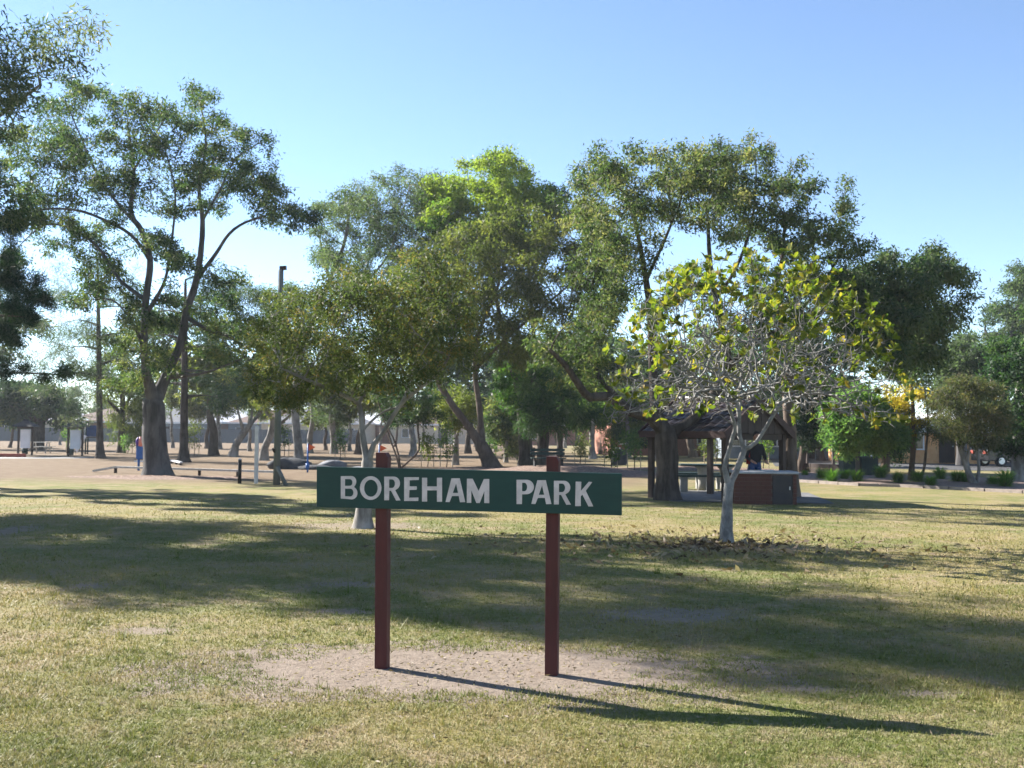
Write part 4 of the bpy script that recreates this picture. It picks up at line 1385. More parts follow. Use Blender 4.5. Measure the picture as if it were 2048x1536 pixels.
# gum standing just out of the picture on the left; its crown reaches in at the top
eb = Vector((-12.0, 18.5, 0))
elimbs = [
    [(-430, 1052, 0, .32), (-428, 900, 0, .27), (-420, 780, 0, .25), (-400, 660, 0, .23)],
    [(-400, 660, 0, .17), (-330, 540, 0, .14), (-230, 430, 0, .11), (-120, 320, 0, .08), (0, 230, 0, .05), (80, 170, 0, .03)],
    [(-400, 660, 0, .16), (-440, 520, 1, .13), (-430, 380, 1.6, .10), (-400, 220, 2, .06), (-380, 60, 2, .03)],
    [(-400, 660, 0, .14), (-330, 600, -1.2, .11), (-230, 500, -2, .08), (-150, 400, -2.6, .05)],
    [(-230, 430, 0, .08), (-180, 260, .4, .06), (-120, 120, .8, .04), (-40, 60, 1, .025)],
    [(-440, 520, 1, .1), (-560, 420, .6, .08), (-680, 320, .4, .05)],
]
ecl = np.vstack([clumps_in([(-60, 30), (60, 20), (120, 60), (110, 180), (60, 260), (-20, 330), (-80, 250)], 4, 22, 38, 0.8),
                 [(170, 50, 26, 18), (150, 110, 22, 16), (185, 30, 14, 10), (30, 440, 22, 20), (10, 400, 26, 22)],
                 clumps_in([(-750, 200), (-500, -160), (-150, -180), (-40, 40), (-80, 420), (-300, 520), (-640, 460)], 60, 60, 110, 0.75),
                 clumps_in([(-640, -160), (-560, -400), (-380, -440), (-220, -340), (-180, -160)], 26, 60, 110, 0.75)])
tree('gum_tree', 'fine-leaved gum reaching in from beyond the top left corner', eb, elimbs, ecl, L['edge'], B['pale'],
     per=12, thick=3.4, step=0.3, kill=0.32, r0=0.006, n=120000, size=0.12, aspect=0.26, droop=0.5, sigma=0.18, bias=0.15)

# another gum farther out on the left, known by the shade it throws across the lawn
hb = Vector((-16.6, 23.8, 0))


def px(x, z, Y):
    c = CAM_R.transposed() @ Vector((x, Y, z - EYE))
    return (1024 + c.x / -c.z * FPX, 768 - c.y / -c.z * FPX)


def limb_w(pts):
    return [(*px(hb.x + x, z, hb.y + dy), dy, r_) for (x, dy, z, r_) in pts]


hl = [limb_w([(0, 0, -.05, .30), (0, 0, 1.5, .25), (.1, 0, 3, .23)]), limb_w([(.1, 0, 3, .2), (1, .3, 5, .15), (2, .6, 7, .1), (2.6, .8, 9, .05)]), limb_w([(.1, 0, 3, .2), (-1, -.6, 5.2, .15), (-1.8, -1, 7.5, .1), (-2.2, -1.2, 10, .05)]),
      limb_w([(.1, 0, 3, .18), (.4, 1, 6, .13), (.3, 1.6, 9, .08), (.2, 1.8, 11, .04)])]
hc = []
for k in range(34):
    a_ = rng.uniform(0, 6.28); q_ = math.sqrt(rng.random()) * 3.3
    uu, vv_ = px(hb.x + math.cos(a_) * q_, rng.uniform(4.6, 11.6), hb.y)
    hc.append((uu, vv_, 80, 50))
tree('gum_tree', 'gum beyond the left edge whose shade crosses the lawn', hb, hl, split_clumps(hc, 3), L['edge'], B['pale'],
     per=7, thick=3.2, step=0.36, kill=0.36, r0=0.008, n=48000, size=0.18, aspect=0.3, droop=0.4, sigma=0.2)

# pine just out of the picture on the left
pnb = Vector((-16.0, 31.0, 0))
pl_ = [[(-112, 985, 0, .26), (-111, 800, 0, .22), (-109, 600, 0, .17), (-107, 400, 0, .11), (-105, 250, 0, .05)]]
for k in range(22):
    v_ = 760 - k * 23
    a = k * 2.4; ln = (3.4 - k * 0.10)
    du = math.cos(a) * ln * FPX / 31; dy = math.sin(a) * ln
    pl_.append([(-110, v_, 0, .06), (-110 + du * 0.5, v_ - 14, dy * 0.5, .04), (-110 + du, v_ - 10, dy, .02)])
pcl = [(35, 505, 26, 18), (20, 530, 26, 16), (70, 590, 42, 20), (30, 600, 40, 20), (95, 610, 22, 14), (15, 570, 30, 18), (50, 640, 34, 16), (10, 650, 30, 18)]
for k in range(22):
    v_ = 760 - k * 23; a = k * 2.4; ln = (3.4 - k * 0.10)
    for q in (0.55, 0.85, 1.0):
        pcl.append((-110 + math.cos(a) * ln * q * FPX / 31, v_ - 14, 34, 16))
tree('pine_tree', 'dark pine with dense needle boughs at the left edge of the picture', pnb, pl_, pcl, L['pine'], B['dark'],
     per=12, thick=2.6, step=0.24, kill=0.24, r0=0.006, n=110000, size=0.17, aspect=0.12, droop=0.0, sigma=0.12)

# ------------------------------------------------------------------ the trees of the middle distance
# leaning pair behind the middle of the sign
b_ = G(985, 938)
limbs = [
    [(986, 942, 0, .42), (975, 915, 0, .33), (962, 892, 0, .29)],
    [(962, 892, 0, .24), (935, 850, 0, .22), (905, 810, 0, .20), (878, 765, 0, .19), (858, 720, .3, .17), (850, 640, .8, .14), (860, 560, 1.2, .11), (880, 480, 1.4, .07)],
    [(965, 895, 0, .2), (962, 850, .4, .19), (957, 800, .5, .17), (950, 740, .6, .15), (960, 660, .8, .12), (990, 590, 1.2, .09), (1010, 520, 1.4, .06)],
    [(950, 740, .6, .1), (1010, 680, 0, .09), (1080, 620, -.5, .07), (1150, 560, -1, .045)],
    [(858, 720, .3, .1), (800, 660, -.6, .08), (740, 600, -1.2, .06)],
    [(990, 590, 1.2, .07), (1060, 520, 1.6, .055), (1130, 460, 2, .035)],
]
cl = np.vstack([clumps_in([(880, 470), (980, 430), (1080, 410), (1180, 410), (1240, 480), (1240, 600), (1190, 690), (1060, 730), (930, 720), (880, 620)], 95, 26, 44, 0.8),
                clumps_in([(740, 560), (860, 480), (900, 620), (840, 720), (760, 700)], 16, 26, 40, 0.8)])
tree('leaning_tree', 'olive-leaved tree with one trunk leaning left, rising over the middle of the sign', b_, limbs, cl, L['olive'], B['brown'],
     per=15, thick=3.6, step=0.40, kill=0.38, r0=0.010, n=88000, size=0.17, aspect=0.34, droop=0.6, sigma=0.20, flare=0.18)

# dark twin trunk with the bright top
b_ = G(1052, 933)
limbs = [
    [(1054, 936, 0, .42), (1052, 900, 0, .34), (1048, 850, 0, .3), (1044, 800, 0, .27)],
    [(1044, 800, 0, .2), (1025, 740, .4, .18), (1005, 660, 1, .15), (985, 560, 1.4, .12), (960, 460, 1.6, .08), (950, 380, 1.6, .05)],
    [(1048, 830, 0, .18), (1066, 760, -.4, .16), (1068, 680, -.4, .14), (1060, 580, -.2, .12), (1050, 480, .2, .09), (1010, 390, .4, .06), (990, 320, .4, .035)],
    [(1060, 580, -.2, .08), (1100, 500, -.6, .065), (1120, 420, -.8, .04)],
    [(1005, 660, 1, .08), (940, 580, 1.6, .065), (890, 480, 2, .045), (870, 400, 2.2, .03)],
]
cl = np.vstack([clumps_in([(860, 370), (910, 325), (980, 292), (1040, 300), (1060, 350), (1120, 360), (1130, 440), (1060, 500), (900, 500), (850, 440)], 56, 26, 42, 0.8),
                clumps_in([(1060, 700), (1100, 740), (1130, 820), (1080, 860), (1000, 800), (990, 740)], 14, 22, 36, 0.8)])
tree('bright_tree', 'twin-trunked tree with bright yellow-green top above the middle of the sign', b_, limbs, cl, L['bright'], B['dark'],
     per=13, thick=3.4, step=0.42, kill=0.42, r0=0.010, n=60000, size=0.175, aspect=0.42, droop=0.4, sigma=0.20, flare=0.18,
     tfun=lambda C: 0.45 * (C[:, 2] > 11.6) * (C[:, 0] < 0.6) - 0.35 * ((C[:, 2] < 10.5) | (C[:, 0] > 1.2)))  # leaf tint lighter at the upper left, darker below and to the right

# grey-green tree left of centre
b_ = G(597, 926)
limbs = [
    [(598, 929, 0, .28), (597, 900, 0, .22), (592, 850, 0, .2), (590, 800, 0, .19), (600, 720, .4, .17), (625, 640, .8, .15), (660, 560, 1, .12), (690, 480, 1, .09), (700, 400, 1, .05)],
    [(625, 640, .8, .1), (700, 590, .2, .09), (770, 520, -.3, .07), (800, 440, -.6, .05), (820, 370, -.8, .03)],
    [(600, 720, .4, .09), (570, 640, 1.2, .07), (560, 570, 1.6, .05)],
    [(660, 560, 1, .08), (640, 480, 1.6, .06), (650, 420, 1.8, .04)],
]
cl = np.vstack([clumps_in([(640, 400), (700, 370), (760, 350), (830, 335), (880, 370), (900, 470), (880, 560), (760, 580), (650, 560), (610, 480)], 56, 24, 42, 0.8), clumps_in([(820, 340), (890, 350), (910, 450), (840, 460)], 8, 22, 38, 0.8),
                clumps_in([(500, 560), (600, 560), (600, 640), (520, 660)], 9, 22, 36, 0.7)])
tree('grey_green_tree', 'airy grey-green tree beyond the timber pole, top merging with its neighbours', b_, limbs, cl, L['greygreen'], B['pale'],
     per=12, thick=3.6, step=0.45, kill=0.45, r0=0.010, n=52000, size=0.18, aspect=0.28, droop=0.5, sigma=0.21)

# two straight pines on the left
def straight_pine(name, label, ub, vb, lean, vtop, cl, r_, leafm, **kw):
    b0 = G(ub, vb)
    lim = [[(ub, vb + 2, 0, r_ * 1.5), (ub + lean * .2, vb - 30, 0, r_), (ub + lean * .5, (vb + vtop) / 2, 0, r_ * .75), (ub + lean, vtop, 0, r_ * .25)]]
    for k in range(9):
        t = 0.35 + 0.6 * k / 9
        v_ = vb + (vtop - vb) * t; s = -1 if k % 2 else 1
        lim.append([(ub + lean * t, v_, 0, r_ * .25), (ub + lean * t + s * 40, v_ - 6, rng.uniform(-1.5, 1.5), r_ * .15), (ub + lean * t + s * 80, v_ + 4, rng.uniform(-2.5, 2.5), r_ * .08)])
    return tree(name, label, b0, lim, cl, leafm, B['dark'], flare=0.3, **kw)


straight_pine('pine_tree', 'slim straight pine with sparse boughs left of the big gum', 201, 917, -6, 520,
              np.vstack([clumps_in([(120, 520), (280, 520), (290, 640), (260, 720), (120, 740), (80, 640)], 24, 22, 38, 0.5), clumps_in([(60, 640), (190, 640), (180, 860), (40, 800)], 16, 22, 40, 0.6)]), 0.19, L['edge'],
              per=11, thick=2.6, step=0.45, kill=0.45, r0=0.009, n=24000, size=0.22, aspect=0.10, droop=0.1, sigma=0.22)
straight_pine('pine_tree', 'slim straight pine just right of the massive gum trunk', 367, 924, 4, 560,
              np.vstack([clumps_in([(380, 540), (520, 560), (540, 660), (420, 700), (360, 640)], 22, 24, 40, 0.55), clumps_in([(400, 760), (500, 720), (520, 800), (430, 830)], 12, 24, 40, 0.6)]), 0.22, L['pine'],
              per=11, thick=2.6, step=0.45, kill=0.45, r0=0.009, n=26000, size=0.2, aspect=0.12, droop=0.1, sigma=0.22, bias=0.2)
# dark fig far left
b_ = GX(75, 84)
limbs = [[(75, 903, 0, .5), (78, 870, 0, .4), (80, 845, 0, .36)], [(80, 845, 0, .25), (40, 820, -1, .18), (0, 800, -2, .1)], [(80, 845, 0, .25), (120, 815, 1, .18), (150, 810, 2, .1)], [(80, 845, 0, .2), (85, 800, 0, .12)]]
tree('fig_tree', 'low dense dark fig behind the two notice shelters', b_, limbs, clumps_in([(-60, 780), (0, 765), (60, 762), (120, 780), (155, 815), (140, 848), (60, 838), (-60, 850)], 40, 20, 32, 0.7), L['dark'], B['dark'],
     per=10, thick=3.5, step=0.5, kill=0.5, r0=0.012, n=22000, size=0.26, aspect=0.5, droop=0.3, sigma=0.3)
# she-oak left of the gum trunk
b_ = G(242, 906)
limbs = [[(242, 908, 0, .3), (242, 880, 0, .22), (245, 820, 0, .18), (245, 740, 0, .1)], [(245, 820, 0, .12), (270, 780, 1, .08)], [(245, 830, 0, .12), (215, 800, -1, .08)]]
tree('she_oak', 'drooping green tree whose low crown touches the massive gum trunk', b_, limbs, clumps_in([(205, 700), (270, 690), (300, 780), (300, 870), (250, 880), (215, 850), (200, 780)], 30, 18, 30, 1.0), L['olive'], B['dark'],
     per=10, thick=2.4, step=0.5, kill=0.5, r0=0.011, n=16000, size=0.28, aspect=0.16, droop=1.0, sigma=0.28, bias=-0.25)

# crooked small trees between the pole and the sign
def crooked(name, label, limbs, cl, leafm=None, barkm=None, **kw):
    b0 = G(limbs[0][0][0], limbs[0][0][1])
    kw = {**dict(per=9, thick=2.0, step=0.4, kill=0.42, r0=0.008, n=9000, size=0.17, aspect=0.35, droop=0.3, sigma=0.22, flare=0.18), **kw}
    return tree(name, label, b0, limbs, cl, leafm or L['olive'], barkm or B['pale'], **kw)


crooked('small_tree', 'small tree with thick slanting forked trunk near the black bollard',
        [[(466, 914, 0, .3), (472, 890, 0, .22), (488, 865, 0, .2), (500, 850, 0, .16)], [(500, 850, 0, .12), (525, 820, .4, .09), (545, 790, .6, .05)], [(488, 865, 0, .12), (478, 830, -.3, .08), (470, 790, -.5, .05)], [(500, 850, 0, .1), (505, 815, .5, .07), (500, 780, .8, .04)]],
        clumps_in([(440, 740), (540, 730), (590, 770), (560, 810), (470, 800)], 18, 18, 30, 0.6), bias=0.2)
crooked('small_tree', 'small leaning forked tree just left of the timber pole',
        [[(527, 921, 0, .26), (530, 895, 0, .2), (541, 870, 0, .18), (545, 840, 0, .15)], [(545, 840, 0, .1), (525, 810, .2, .07), (515, 780, .3, .05)], [(541, 860, 0, .1), (580, 830, .4, .08), (600, 790, .8, .05)]],
        clumps_in([(500, 750), (600, 740), (640, 790), (560, 810), (500, 800)], 14, 18, 30, 0.6), bias=0.1)
crooked('paperbark', 'straight slim pale trunk rising right of the orange pennant',
        [[(668, 908, 0, .28), (667, 880, 0, .22), (664, 830, 0, .2), (668, 760, 0, .14), (670, 690, 0, .08)]],
        clumps_in([(620, 780), (700, 770), (720, 830), (680, 860), (640, 840)], 14, 18, 28, 0.8), L['greygreen'], n=8000)
crooked('crooked_tree', 'three thin crooked dark stems spreading from behind the left sign post',
        [[(803, 950, 0, .07), (800, 938, 0, .065)], [(800, 938, 0, .05), (790, 905, 0, .048), (777, 870, 0, .045), (765, 830, .1, .04), (755, 800, .2, .03)],
         [(800, 938, 0, .05), (797, 910, .2, .045), (786, 875, .3, .04), (775, 855, .4, .03)], [(803, 940, 0, .055), (820, 920, -.2, .05), (838, 900, -.2, .048), (836, 860, -.1, .046), (835, 820, 0, .04), (834, 770, .2, .03)]],
        clumps_in([(740, 780), (800, 770), (870, 780), (880, 840), (820, 850), (780, 830)], 16, 18, 28, 0.7), L['dark'], B['brown'], step=0.25, kill=0.25, n=12000, size=0.11, sigma=0.13)
crooked('young_gum', 'pale twin-stemmed young gum seen above the sign between its posts',
        [[(911, 930, 0, .16), (912, 900, 0, .14), (912, 878, 0, .12)], [(912, 878, 0, .08), (905, 840, .2, .06), (895, 790, .4, .04)], [(912, 878, 0, .08), (922, 840, -.2, .06), (925, 800, -.4, .04)]],
        clumps_in([(850, 780), (930, 770), (960, 830), (900, 850), (860, 840)], 14, 16, 28, 0.7), L['olive'], n=8000)
crooked('cabbage_tree', 'shaggy dark palm-like tree beside the right sign post',
        [[(1085, 935, 0, .3), (1086, 905, 0, .26), (1086, 870, 0, .28), (1088, 840, 0, .22)], [(1088, 840, 0, .1), (1120, 810, -.4, .05)], [(1088, 840, 0, .1), (1060, 800, .4, .05)]],
        clumps_in([(1030, 770), (1100, 740), (1170, 770), (1190, 820), (1140, 850), (1090, 870), (1050, 850)], 14, 20, 34, 0.7), L['deep'], B['dark'], n=6500, size=0.5, aspect=0.09, droop=0.45, sigma=0.26)
crooked('broadleaf_shrub', 'round glossy shrub between the leaning trunk and the twin trunk',
        [[(1012, 925, 0, .12), (1012, 900, 0, .1), (1015, 870, 0, .08)], [(1015, 870, 0, .06), (1000, 840, 0, .04)], [(1015, 870, 0, .06), (1030, 830, 0, .04)]],
        clumps_in([(985, 800), (1040, 800), (1050, 880), (1020, 905), (985, 880)], 18, 14, 26, 0.9), L['fig'], n=10000, size=0.2, aspect=0.5)
crooked('paperbark', 'slim white-stemmed tree standing right of the right sign post',
        [[(1186, 918, 0, .24), (1184, 890, 0, .18), (1184, 850, 0, .16), (1182, 800, 0, .1)]],
        clumps_in([(1130, 790), (1200, 770), (1240, 810), (1220, 850), (1150, 850)], 16, 18, 30, 0.7), L['bright'], n=9000, size=0.24, bias=-0.1)
crooked('green_tree', 'light green tree left of the thick forked trunk',
        [[(1256, 915, 0, .2), (1256, 880, 0, .16), (1254, 830, 0, .1)]],
        clumps_in([(1190, 800), (1280, 790), (1310, 860), (1290, 890), (1220, 880)], 24, 18, 30, 0.8), L['bright'], n=14000, size=0.26, bias=-0.05)

# ------------------------------------------------------------------ trees of the garden bed and car park on the right
b_ = G(1718, 967)
limbs = [[(1716, 968, 0, .085), (1715, 930, 0, .075), (1716, 880, 0, .07), (1712, 840, 0, .05)], [(1716, 880, 0, .05), (1690, 840, -.5, .035)], [(1716, 890, 0, .05), (1760, 850, .4, .04)]]
tree('round_tree', 'compact bright green round tree at the edge of the garden bed', b_, limbs,
     np.vstack([clumps_in([(1665, 830), (1690, 785), (1740, 780), (1770, 820), (1760, 890), (1700, 905), (1670, 880)], 40, 18, 28, 0.9), clumps_in([(1740, 830), (1800, 840), (1810, 880), (1760, 900)], 14, 18, 26, 0.9)]), L['lime'], B['grey'],
     per=11, thick=2.0, step=0.36, kill=0.36, r0=0.009, n=46000, size=0.13, aspect=0.5, droop=0.3, sigma=0.18, bias=0.12)
b_ = G(1822, 966)
limbs = [[(1822, 968, 0, .13), (1824, 930, 0, .1), (1827, 880, 0, .09), (1826, 820, 0, .07), (1822, 760, 0, .04)], [(1828, 964, 0, .07), (1846, 945, -.2, .065), (1852, 900, -.2, .06), (1856, 840, -.2, .045), (1850, 780, -.2, .03)]]
tree('yellowing_tree', 'thin twin-stemmed sapling-like tree with yellow leaves in the garden bed', b_, limbs,
     np.array([(1775, 790, 26, 16), (1800, 795, 26, 14), (1835, 790, 22, 14), (1808, 822, 10, 9), (1812, 842, 12, 9), (1835, 838, 9, 8), (1826, 866, 11, 8), (1860, 800, 14, 10), (1760, 800, 14, 10)]), L['yellow'], B['brown'],
     per=7, thick=0.8, step=0.22, kill=0.22, r0=0.005, n=2400, size=0.13, aspect=0.4, droop=0.5, sigma=0.12)
b_ = G(1945, 972)
limbs = [[(1950, 974, 0, .13), (1942, 958, 0, .11), (1932, 930, 0, .1), (1920, 890, 0, .085), (1915, 850, 0, .07), (1912, 800, 0, .05)],
         [(1955, 972, 0, .08), (1958, 940, .2, .07), (1954, 890, .4, .06), (1958, 830, .6, .045), (1950, 780, .6, .03)], [(1932, 930, 0, .05), (1940, 880, -.4, .04), (1935, 820, -.5, .03)]]
tree('bottlebrush', 'brownish bottlebrush with several slanting thin trunks in the garden bed', b_, limbs,
     clumps_in([(1860, 800), (1890, 760), (1960, 745), (2010, 790), (2020, 850), (1980, 890), (1900, 890), (1860, 860)], 46, 20, 34, 0.8), L['brown'], B['pale'],
     per=11, thick=1.8, step=0.26, kill=0.26, r0=0.006, n=34000, size=0.12, aspect=0.22, droop=0.4, sigma=0.14)
b_ = G(2036, 962)
limbs = [[(2038, 964, 0, .26), (2035, 920, 0, .22), (2034, 860, 0, .19), (2040, 780, 0, .15), (2050, 700, 0, .1), (2060, 620, 0, .06)], [(2034, 860, 0, .12), (1990, 800, .5, .08), (1980, 740, .8, .05)], [(2040, 780, 0, .1), (2100, 720, 0, .07)]]
tree('dense_tree', 'dense green tree filling the right edge behind the bottlebrush', b_, limbs,
     np.vstack([clumps_in([(1975, 690), (2040, 670), (2150, 680), (2180, 800), (2100, 900), (2010, 900), (1980, 820)], 48, 26, 42, 0.8)]), L['deep'], B['pale'],
     per=12, thick=2.6, step=0.34, kill=0.34, r0=0.009, n=38000, size=0.16, aspect=0.42, droop=0.4, sigma=0.2, bias=0.0)
b_ = GX(2010, 70)
limbs = [[(2010, 922, 0, .4), (2008, 840, 0, .32), (2012, 740, 0, .25), (2030, 640, 0, .15), (2050, 560, 0, .08)], [(2012, 740, 0, .15), (1970, 660, 1, .1)], [(2012, 760, 0, .15), (2080, 640, -1, .1)]]
tree('tall_gum', 'hazy tall tree behind the car park at the right edge', b_, limbs,
     np.vstack([clumps_in([(1965, 640), (1990, 590), (2030, 550), (2090, 520), (2160, 560), (2160, 700), (2060, 720), (1980, 700)], 44, 22, 38, 0.8)]), L['greygreen'], B['grey'],
     per=11, thick=3.5, step=0.55, kill=0.55, r0=0.012, n=30000, size=0.24, aspect=0.36, droop=0.4, sigma=0.28)
b_ = GX(1925, 58)
limbs = [[(1925, 930, 0, .3), (1922, 850, 0, .25), (1920, 760, 0, .18), (1925, 690, 0, .1)], [(1920, 780, 0, .1), (1880, 720, .5, .07)], [(1920, 780, 0, .1), (1965, 710, -.5, .07)]]
tree('green_tree', 'mid green bushy tree behind the bottlebrush and beside the dark tree', b_, limbs,
     clumps_in([(1870, 720), (1900, 680), (1960, 670), (2000, 700), (1990, 790), (1900, 790)], 34, 22, 34, 0.85), L['greygreen'], B['grey'],
     per=11, thick=2.6, step=0.5, kill=0.5, r0=0.011, n=24000, size=0.2, aspect=0.42, droop=0.35, sigma=0.24, bias=0.1)
for (uu, vv_, lab, cl_, lf) in [(1600, 945, 'dark bushy tree directly right of the shelter', [(1590, 740), (1660, 760), (1680, 830), (1640, 890), (1600, 880)], 'dark'),
                                (1768, 945, 'small dark tree standing behind the round bright green tree', [(1740, 830), (1800, 800), (1830, 860), (1800, 905), (1750, 900)], 'dark')]:
    b_ = G(uu, vv_)
    limbs = [[(uu, vv_ + 2, 0, .2), (uu + 6, vv_ - 40, 0, .16), (uu + 10, vv_ - 90, 0, .12), (uu + 16, vv_ - 140, 0, .06)], [(uu + 6, vv_ - 40, 0, .1), (uu + 40, vv_ - 70, .4, .08), (uu + 60, vv_ - 90, .6, .05)]]
    tree('bushy_tree', lab, b_, limbs, clumps_in(cl_, 24, 18, 30, 0.9), L[lf], B['brown'], per=10, thick=1.8, step=0.36, kill=0.36, r0=0.008, n=16000, size=0.17, aspect=0.42, droop=0.4, sigma=0.2)

# ------------------------------------------------------------------ the far rows of trees, built once per kind and copied
protos = []
for k, (lf, bk, h, wdt, dr, asp, sz) in enumerate([('greygreen', 'pale', 8, 5.5, .5, .3, .34), ('olive', 'brown', 6, 5.0, .3, .4, .32), ('dark', 'dark', 7, 7.0, .3, .5, .36), ('edge', 'pale', 10, 5.0, .6, .25, .34)]):
    root = thing('far_tree', 'x', 'tree', (0, 0, 0))
    ps = [np.array([0, 0, -0.05]) + np.array([0.08 * math.sin(q * 1.3 + k), 0.05 * q, h * 0.06 * q]) for q in range(9)]
    pr = [-1] + list(range(8)); rd_ = [0.2 - 0.012 * q for q in range(9)]
    att = []
    for c in range(16):
        cc = np.array([rng.normal(0, wdt * 0.24), rng.normal(0, wdt * 0.24), h * rng.uniform(0.45, 0.95)])
        d = norm(rng.normal(0, 1, (7, 3))) * rng.random((7, 1)) ** 0.5
        att.append(cc + d * np.array([1.0, 1.0, 0.6]) * wdt * 0.17)
    ps, pr = grow(ps, pr, np.vstack(att), 0.5, 0.5)
    r = wood(ps, pr, rd_, 0.014)
    _, kd = tubes(ps, pr, r, B[bk], 'trunk', root, 0.3)
    foliage(ps, pr, r, kd, 0.034, 5200, sz, asp, dr, 0.3, L[lf], 'crown', root)
    protos.append(root)
used = set()
fl = ['hazy grey-green tree among the houses beyond the back fence', 'small olive-coloured tree in the distant row across the field', 'dark round tree among the houses beyond the back fence', 'tall thin-crowned tree in the distant row along the back fence']
fg = ['far grey-green trees', 'far olive trees', 'dark trees among the far houses', 'far thin-crowned trees']


def far_tree(k, x, y, s, rz, label=None):
    o = protos[k] if k not in used else copy_tree(protos[k])
    used.add(k)
    o.location = (x, y, 0); o.rotation_euler = (0, 0, rz); o.scale = (s, s, s * random.uniform(0.9, 1.12))
    tag(o, label or fl[k], 'tree', fg[k])


far_row = [(345, 'between the massive gum trunk and the slim pine'), (412, 'just right of the slim pine beside the gum'), (440, 'left of the small slanting forked tree'), (500, 'behind the slim white post'),
           (650, 'behind the pale slanting boulder'), (700, 'left of the pale forked trunk'), (760, 'behind the top of the left sign post'), (790, 'behind the three crooked stems'),
           (845, 'right of the crooked stems, above the letter E'), (880, 'seen above the letter H'), (950, 'directly left of the leaning trunk'), (990, 'between the leaning trunk and the glossy shrub'),
           (1130, 'just right of the right sign post'), (1165, 'seen above the letter K'), (1230, 'behind the standing stone'), (1290, 'left of the thick forked trunk'),
           (1375, 'right of the thick forked trunk, below the eave'), (1398, 'behind the near end of the picnic table'), (1425, 'behind the left post of the picnic shelter'), (1500, 'behind the person at the barbecue'),
           (1540, 'behind the right half of the barbecue'), (1560, 'behind the right post of the picnic shelter'), (20, 'left of the first notice shelter'), (120, 'between the two notice shelters')]
far_kind = ['airy grey-green far tree', 'small olive far tree', 'tall thin-crowned far tree']
for i, (u, where) in enumerate(far_row):
    Y = random.uniform(85, 128)
    far_tree((0, 1, 3)[i % 3], GX(u, Y).x, Y, random.uniform(0.62, 1.0), random.uniform(0, 6.28), far_kind[i % 3] + ' ' + where)
for i, u in enumerate([-80, -10, 60, 150, 215, 300, 360, 425, 480, 560, 620, 690, 745, 800, 860, 920, 1000, 1060, 1120, 1180, 1250, 1320, 1400, 1480, 1550, 1640, 1720, 1800, 1900, 2000, 2100]):
    Y = random.uniform(172, 215)
    far_tree(2 if i % 3 else 0, GX(u, Y).x, Y, random.uniform(0.75, 1.25), random.uniform(0, 6.28))
mid_row = [(-60, 'at the left edge beyond the first notice shelter', 3, 70, 1.25), (300, 'directly behind the massive gum trunk', 0, 74, 1.3),
           (430, 'between the slim pine and the small forked tree', 1, 70, 1.5), (620, 'behind the first orange pennant', 3, 80, 1.05), (715, 'behind the pale forked trunk', 1, 78, 1.3),
           (825, 'right of the three crooked stems', 0, 72, 1.1), (935, 'between the young gum and the leaning trunk', 2, 84, 1.2), (1020, 'behind the glossy shrub', 2, 80, 1.35), (1120, 'behind the shaggy palm-like tree', 2, 74, 1.1),
           (1205, 'left of the standing stone', 1, 86, 1.5), (1305, 'behind the thick forked trunk', 0, 72, 1.05), (1385, 'behind the left slope of the shelter roof', 1, 76, 1.45), (1470, 'behind the trunk of the frangipani', 0, 78, 1.2),
           (1640, 'above the blue-grey building', 2, 70, 1.2), (1800, 'above the orange-walled kiosk', 0, 84, 1.4)]
mid_kind = ['grey-green middle-distance tree', 'rounded olive middle-distance tree', 'dark bushy middle-distance tree', 'thin-crowned middle-distance tree']
for (u, where, k, Y, s_) in mid_row:
    far_tree(k, GX(u, Y).x, Y, s_, random.uniform(0, 6.28), mid_kind[k] + ' ' + where)
for k in range(4):
    if k not in used:
        far_tree(k, 0, 190, 1, 0)

# ------------------------------------------------------------------ staked saplings
sap_list = [(142, 907, 1.9, 'sapling with stakes between the two notice shelters'), (255, 908, 1.3, 'staked sapling just left of the massive gum trunk'), (388, 912, 2.1, 'bushy staked sapling right of the slim pine'),
            (568, 914, 2.2, 'tall yellow-green sapling right of the timber pole'), (680, 918, 1.6, 'dark staked shrub left of the pale forked trunk'), (855, 934, 1.5, 'sapling with light leaves above the letter E'),
            (893, 935, 1.9, 'taller sapling above the letter A between the sign posts'), (980, 925, 1.6, 'bushy sapling just right of the leaning trunk'), (1160, 928, 1.5, 'sapling with several pale stakes right of the right post'),
            (1222, 940, 1.4, 'sapling with yellow leaves before the standing stone'), (1268, 944, 1.9, 'tall leafy sapling left of the thick forked trunk'), (1420, 935, 1.5, 'sapling seen beneath the shelter roof'),
            (1526, 938, 1.9, 'leafy sapling seen behind the brick barbecue')]
for i, (u, v, h, lab) in enumerate(sap_list):
    b0 = G(u, v)
    root = thing('sapling', lab, 'sapling', b0, 0, 'staked saplings planted across the park')
    ps = [np.array([0.03 * math.sin(q), 0.02 * q, h * 0.11 * q]) for q in range(8)]
    pr = [-1] + list(range(7)); rdl = [0.022 - 0.0018 * q for q in range(8)]
    att = norm(rng.normal(0, 1, (46, 3))) * rng.random((46, 1)) ** 0.4 * np.array([h * 0.26, h * 0.26, h * 0.42]) + np.array([rng.normal(0, .06), 0, h * 0.66])
    ps, pr = grow(ps, pr, att, 0.12, 0.12)
    r = wood(ps, pr, rdl, 0.004)
    _, kd = tubes(ps, pr, r, B['brown'], 'stem', root, 0.2)
    foliage(ps, pr, r, kd, 0.012, 620, 0.13, 0.45, 0.4, 0.13, L[('bright', 'lime', 'olive')[i % 3]], 'crown', root)
    for s in (-1, 1):
        MB().bar((s * 0.28, 0.05 * s, -0.05), (s * 0.29, 0.05 * s, h * 0.52), 0.035, 0.035).build('stake', M['tan'], root)

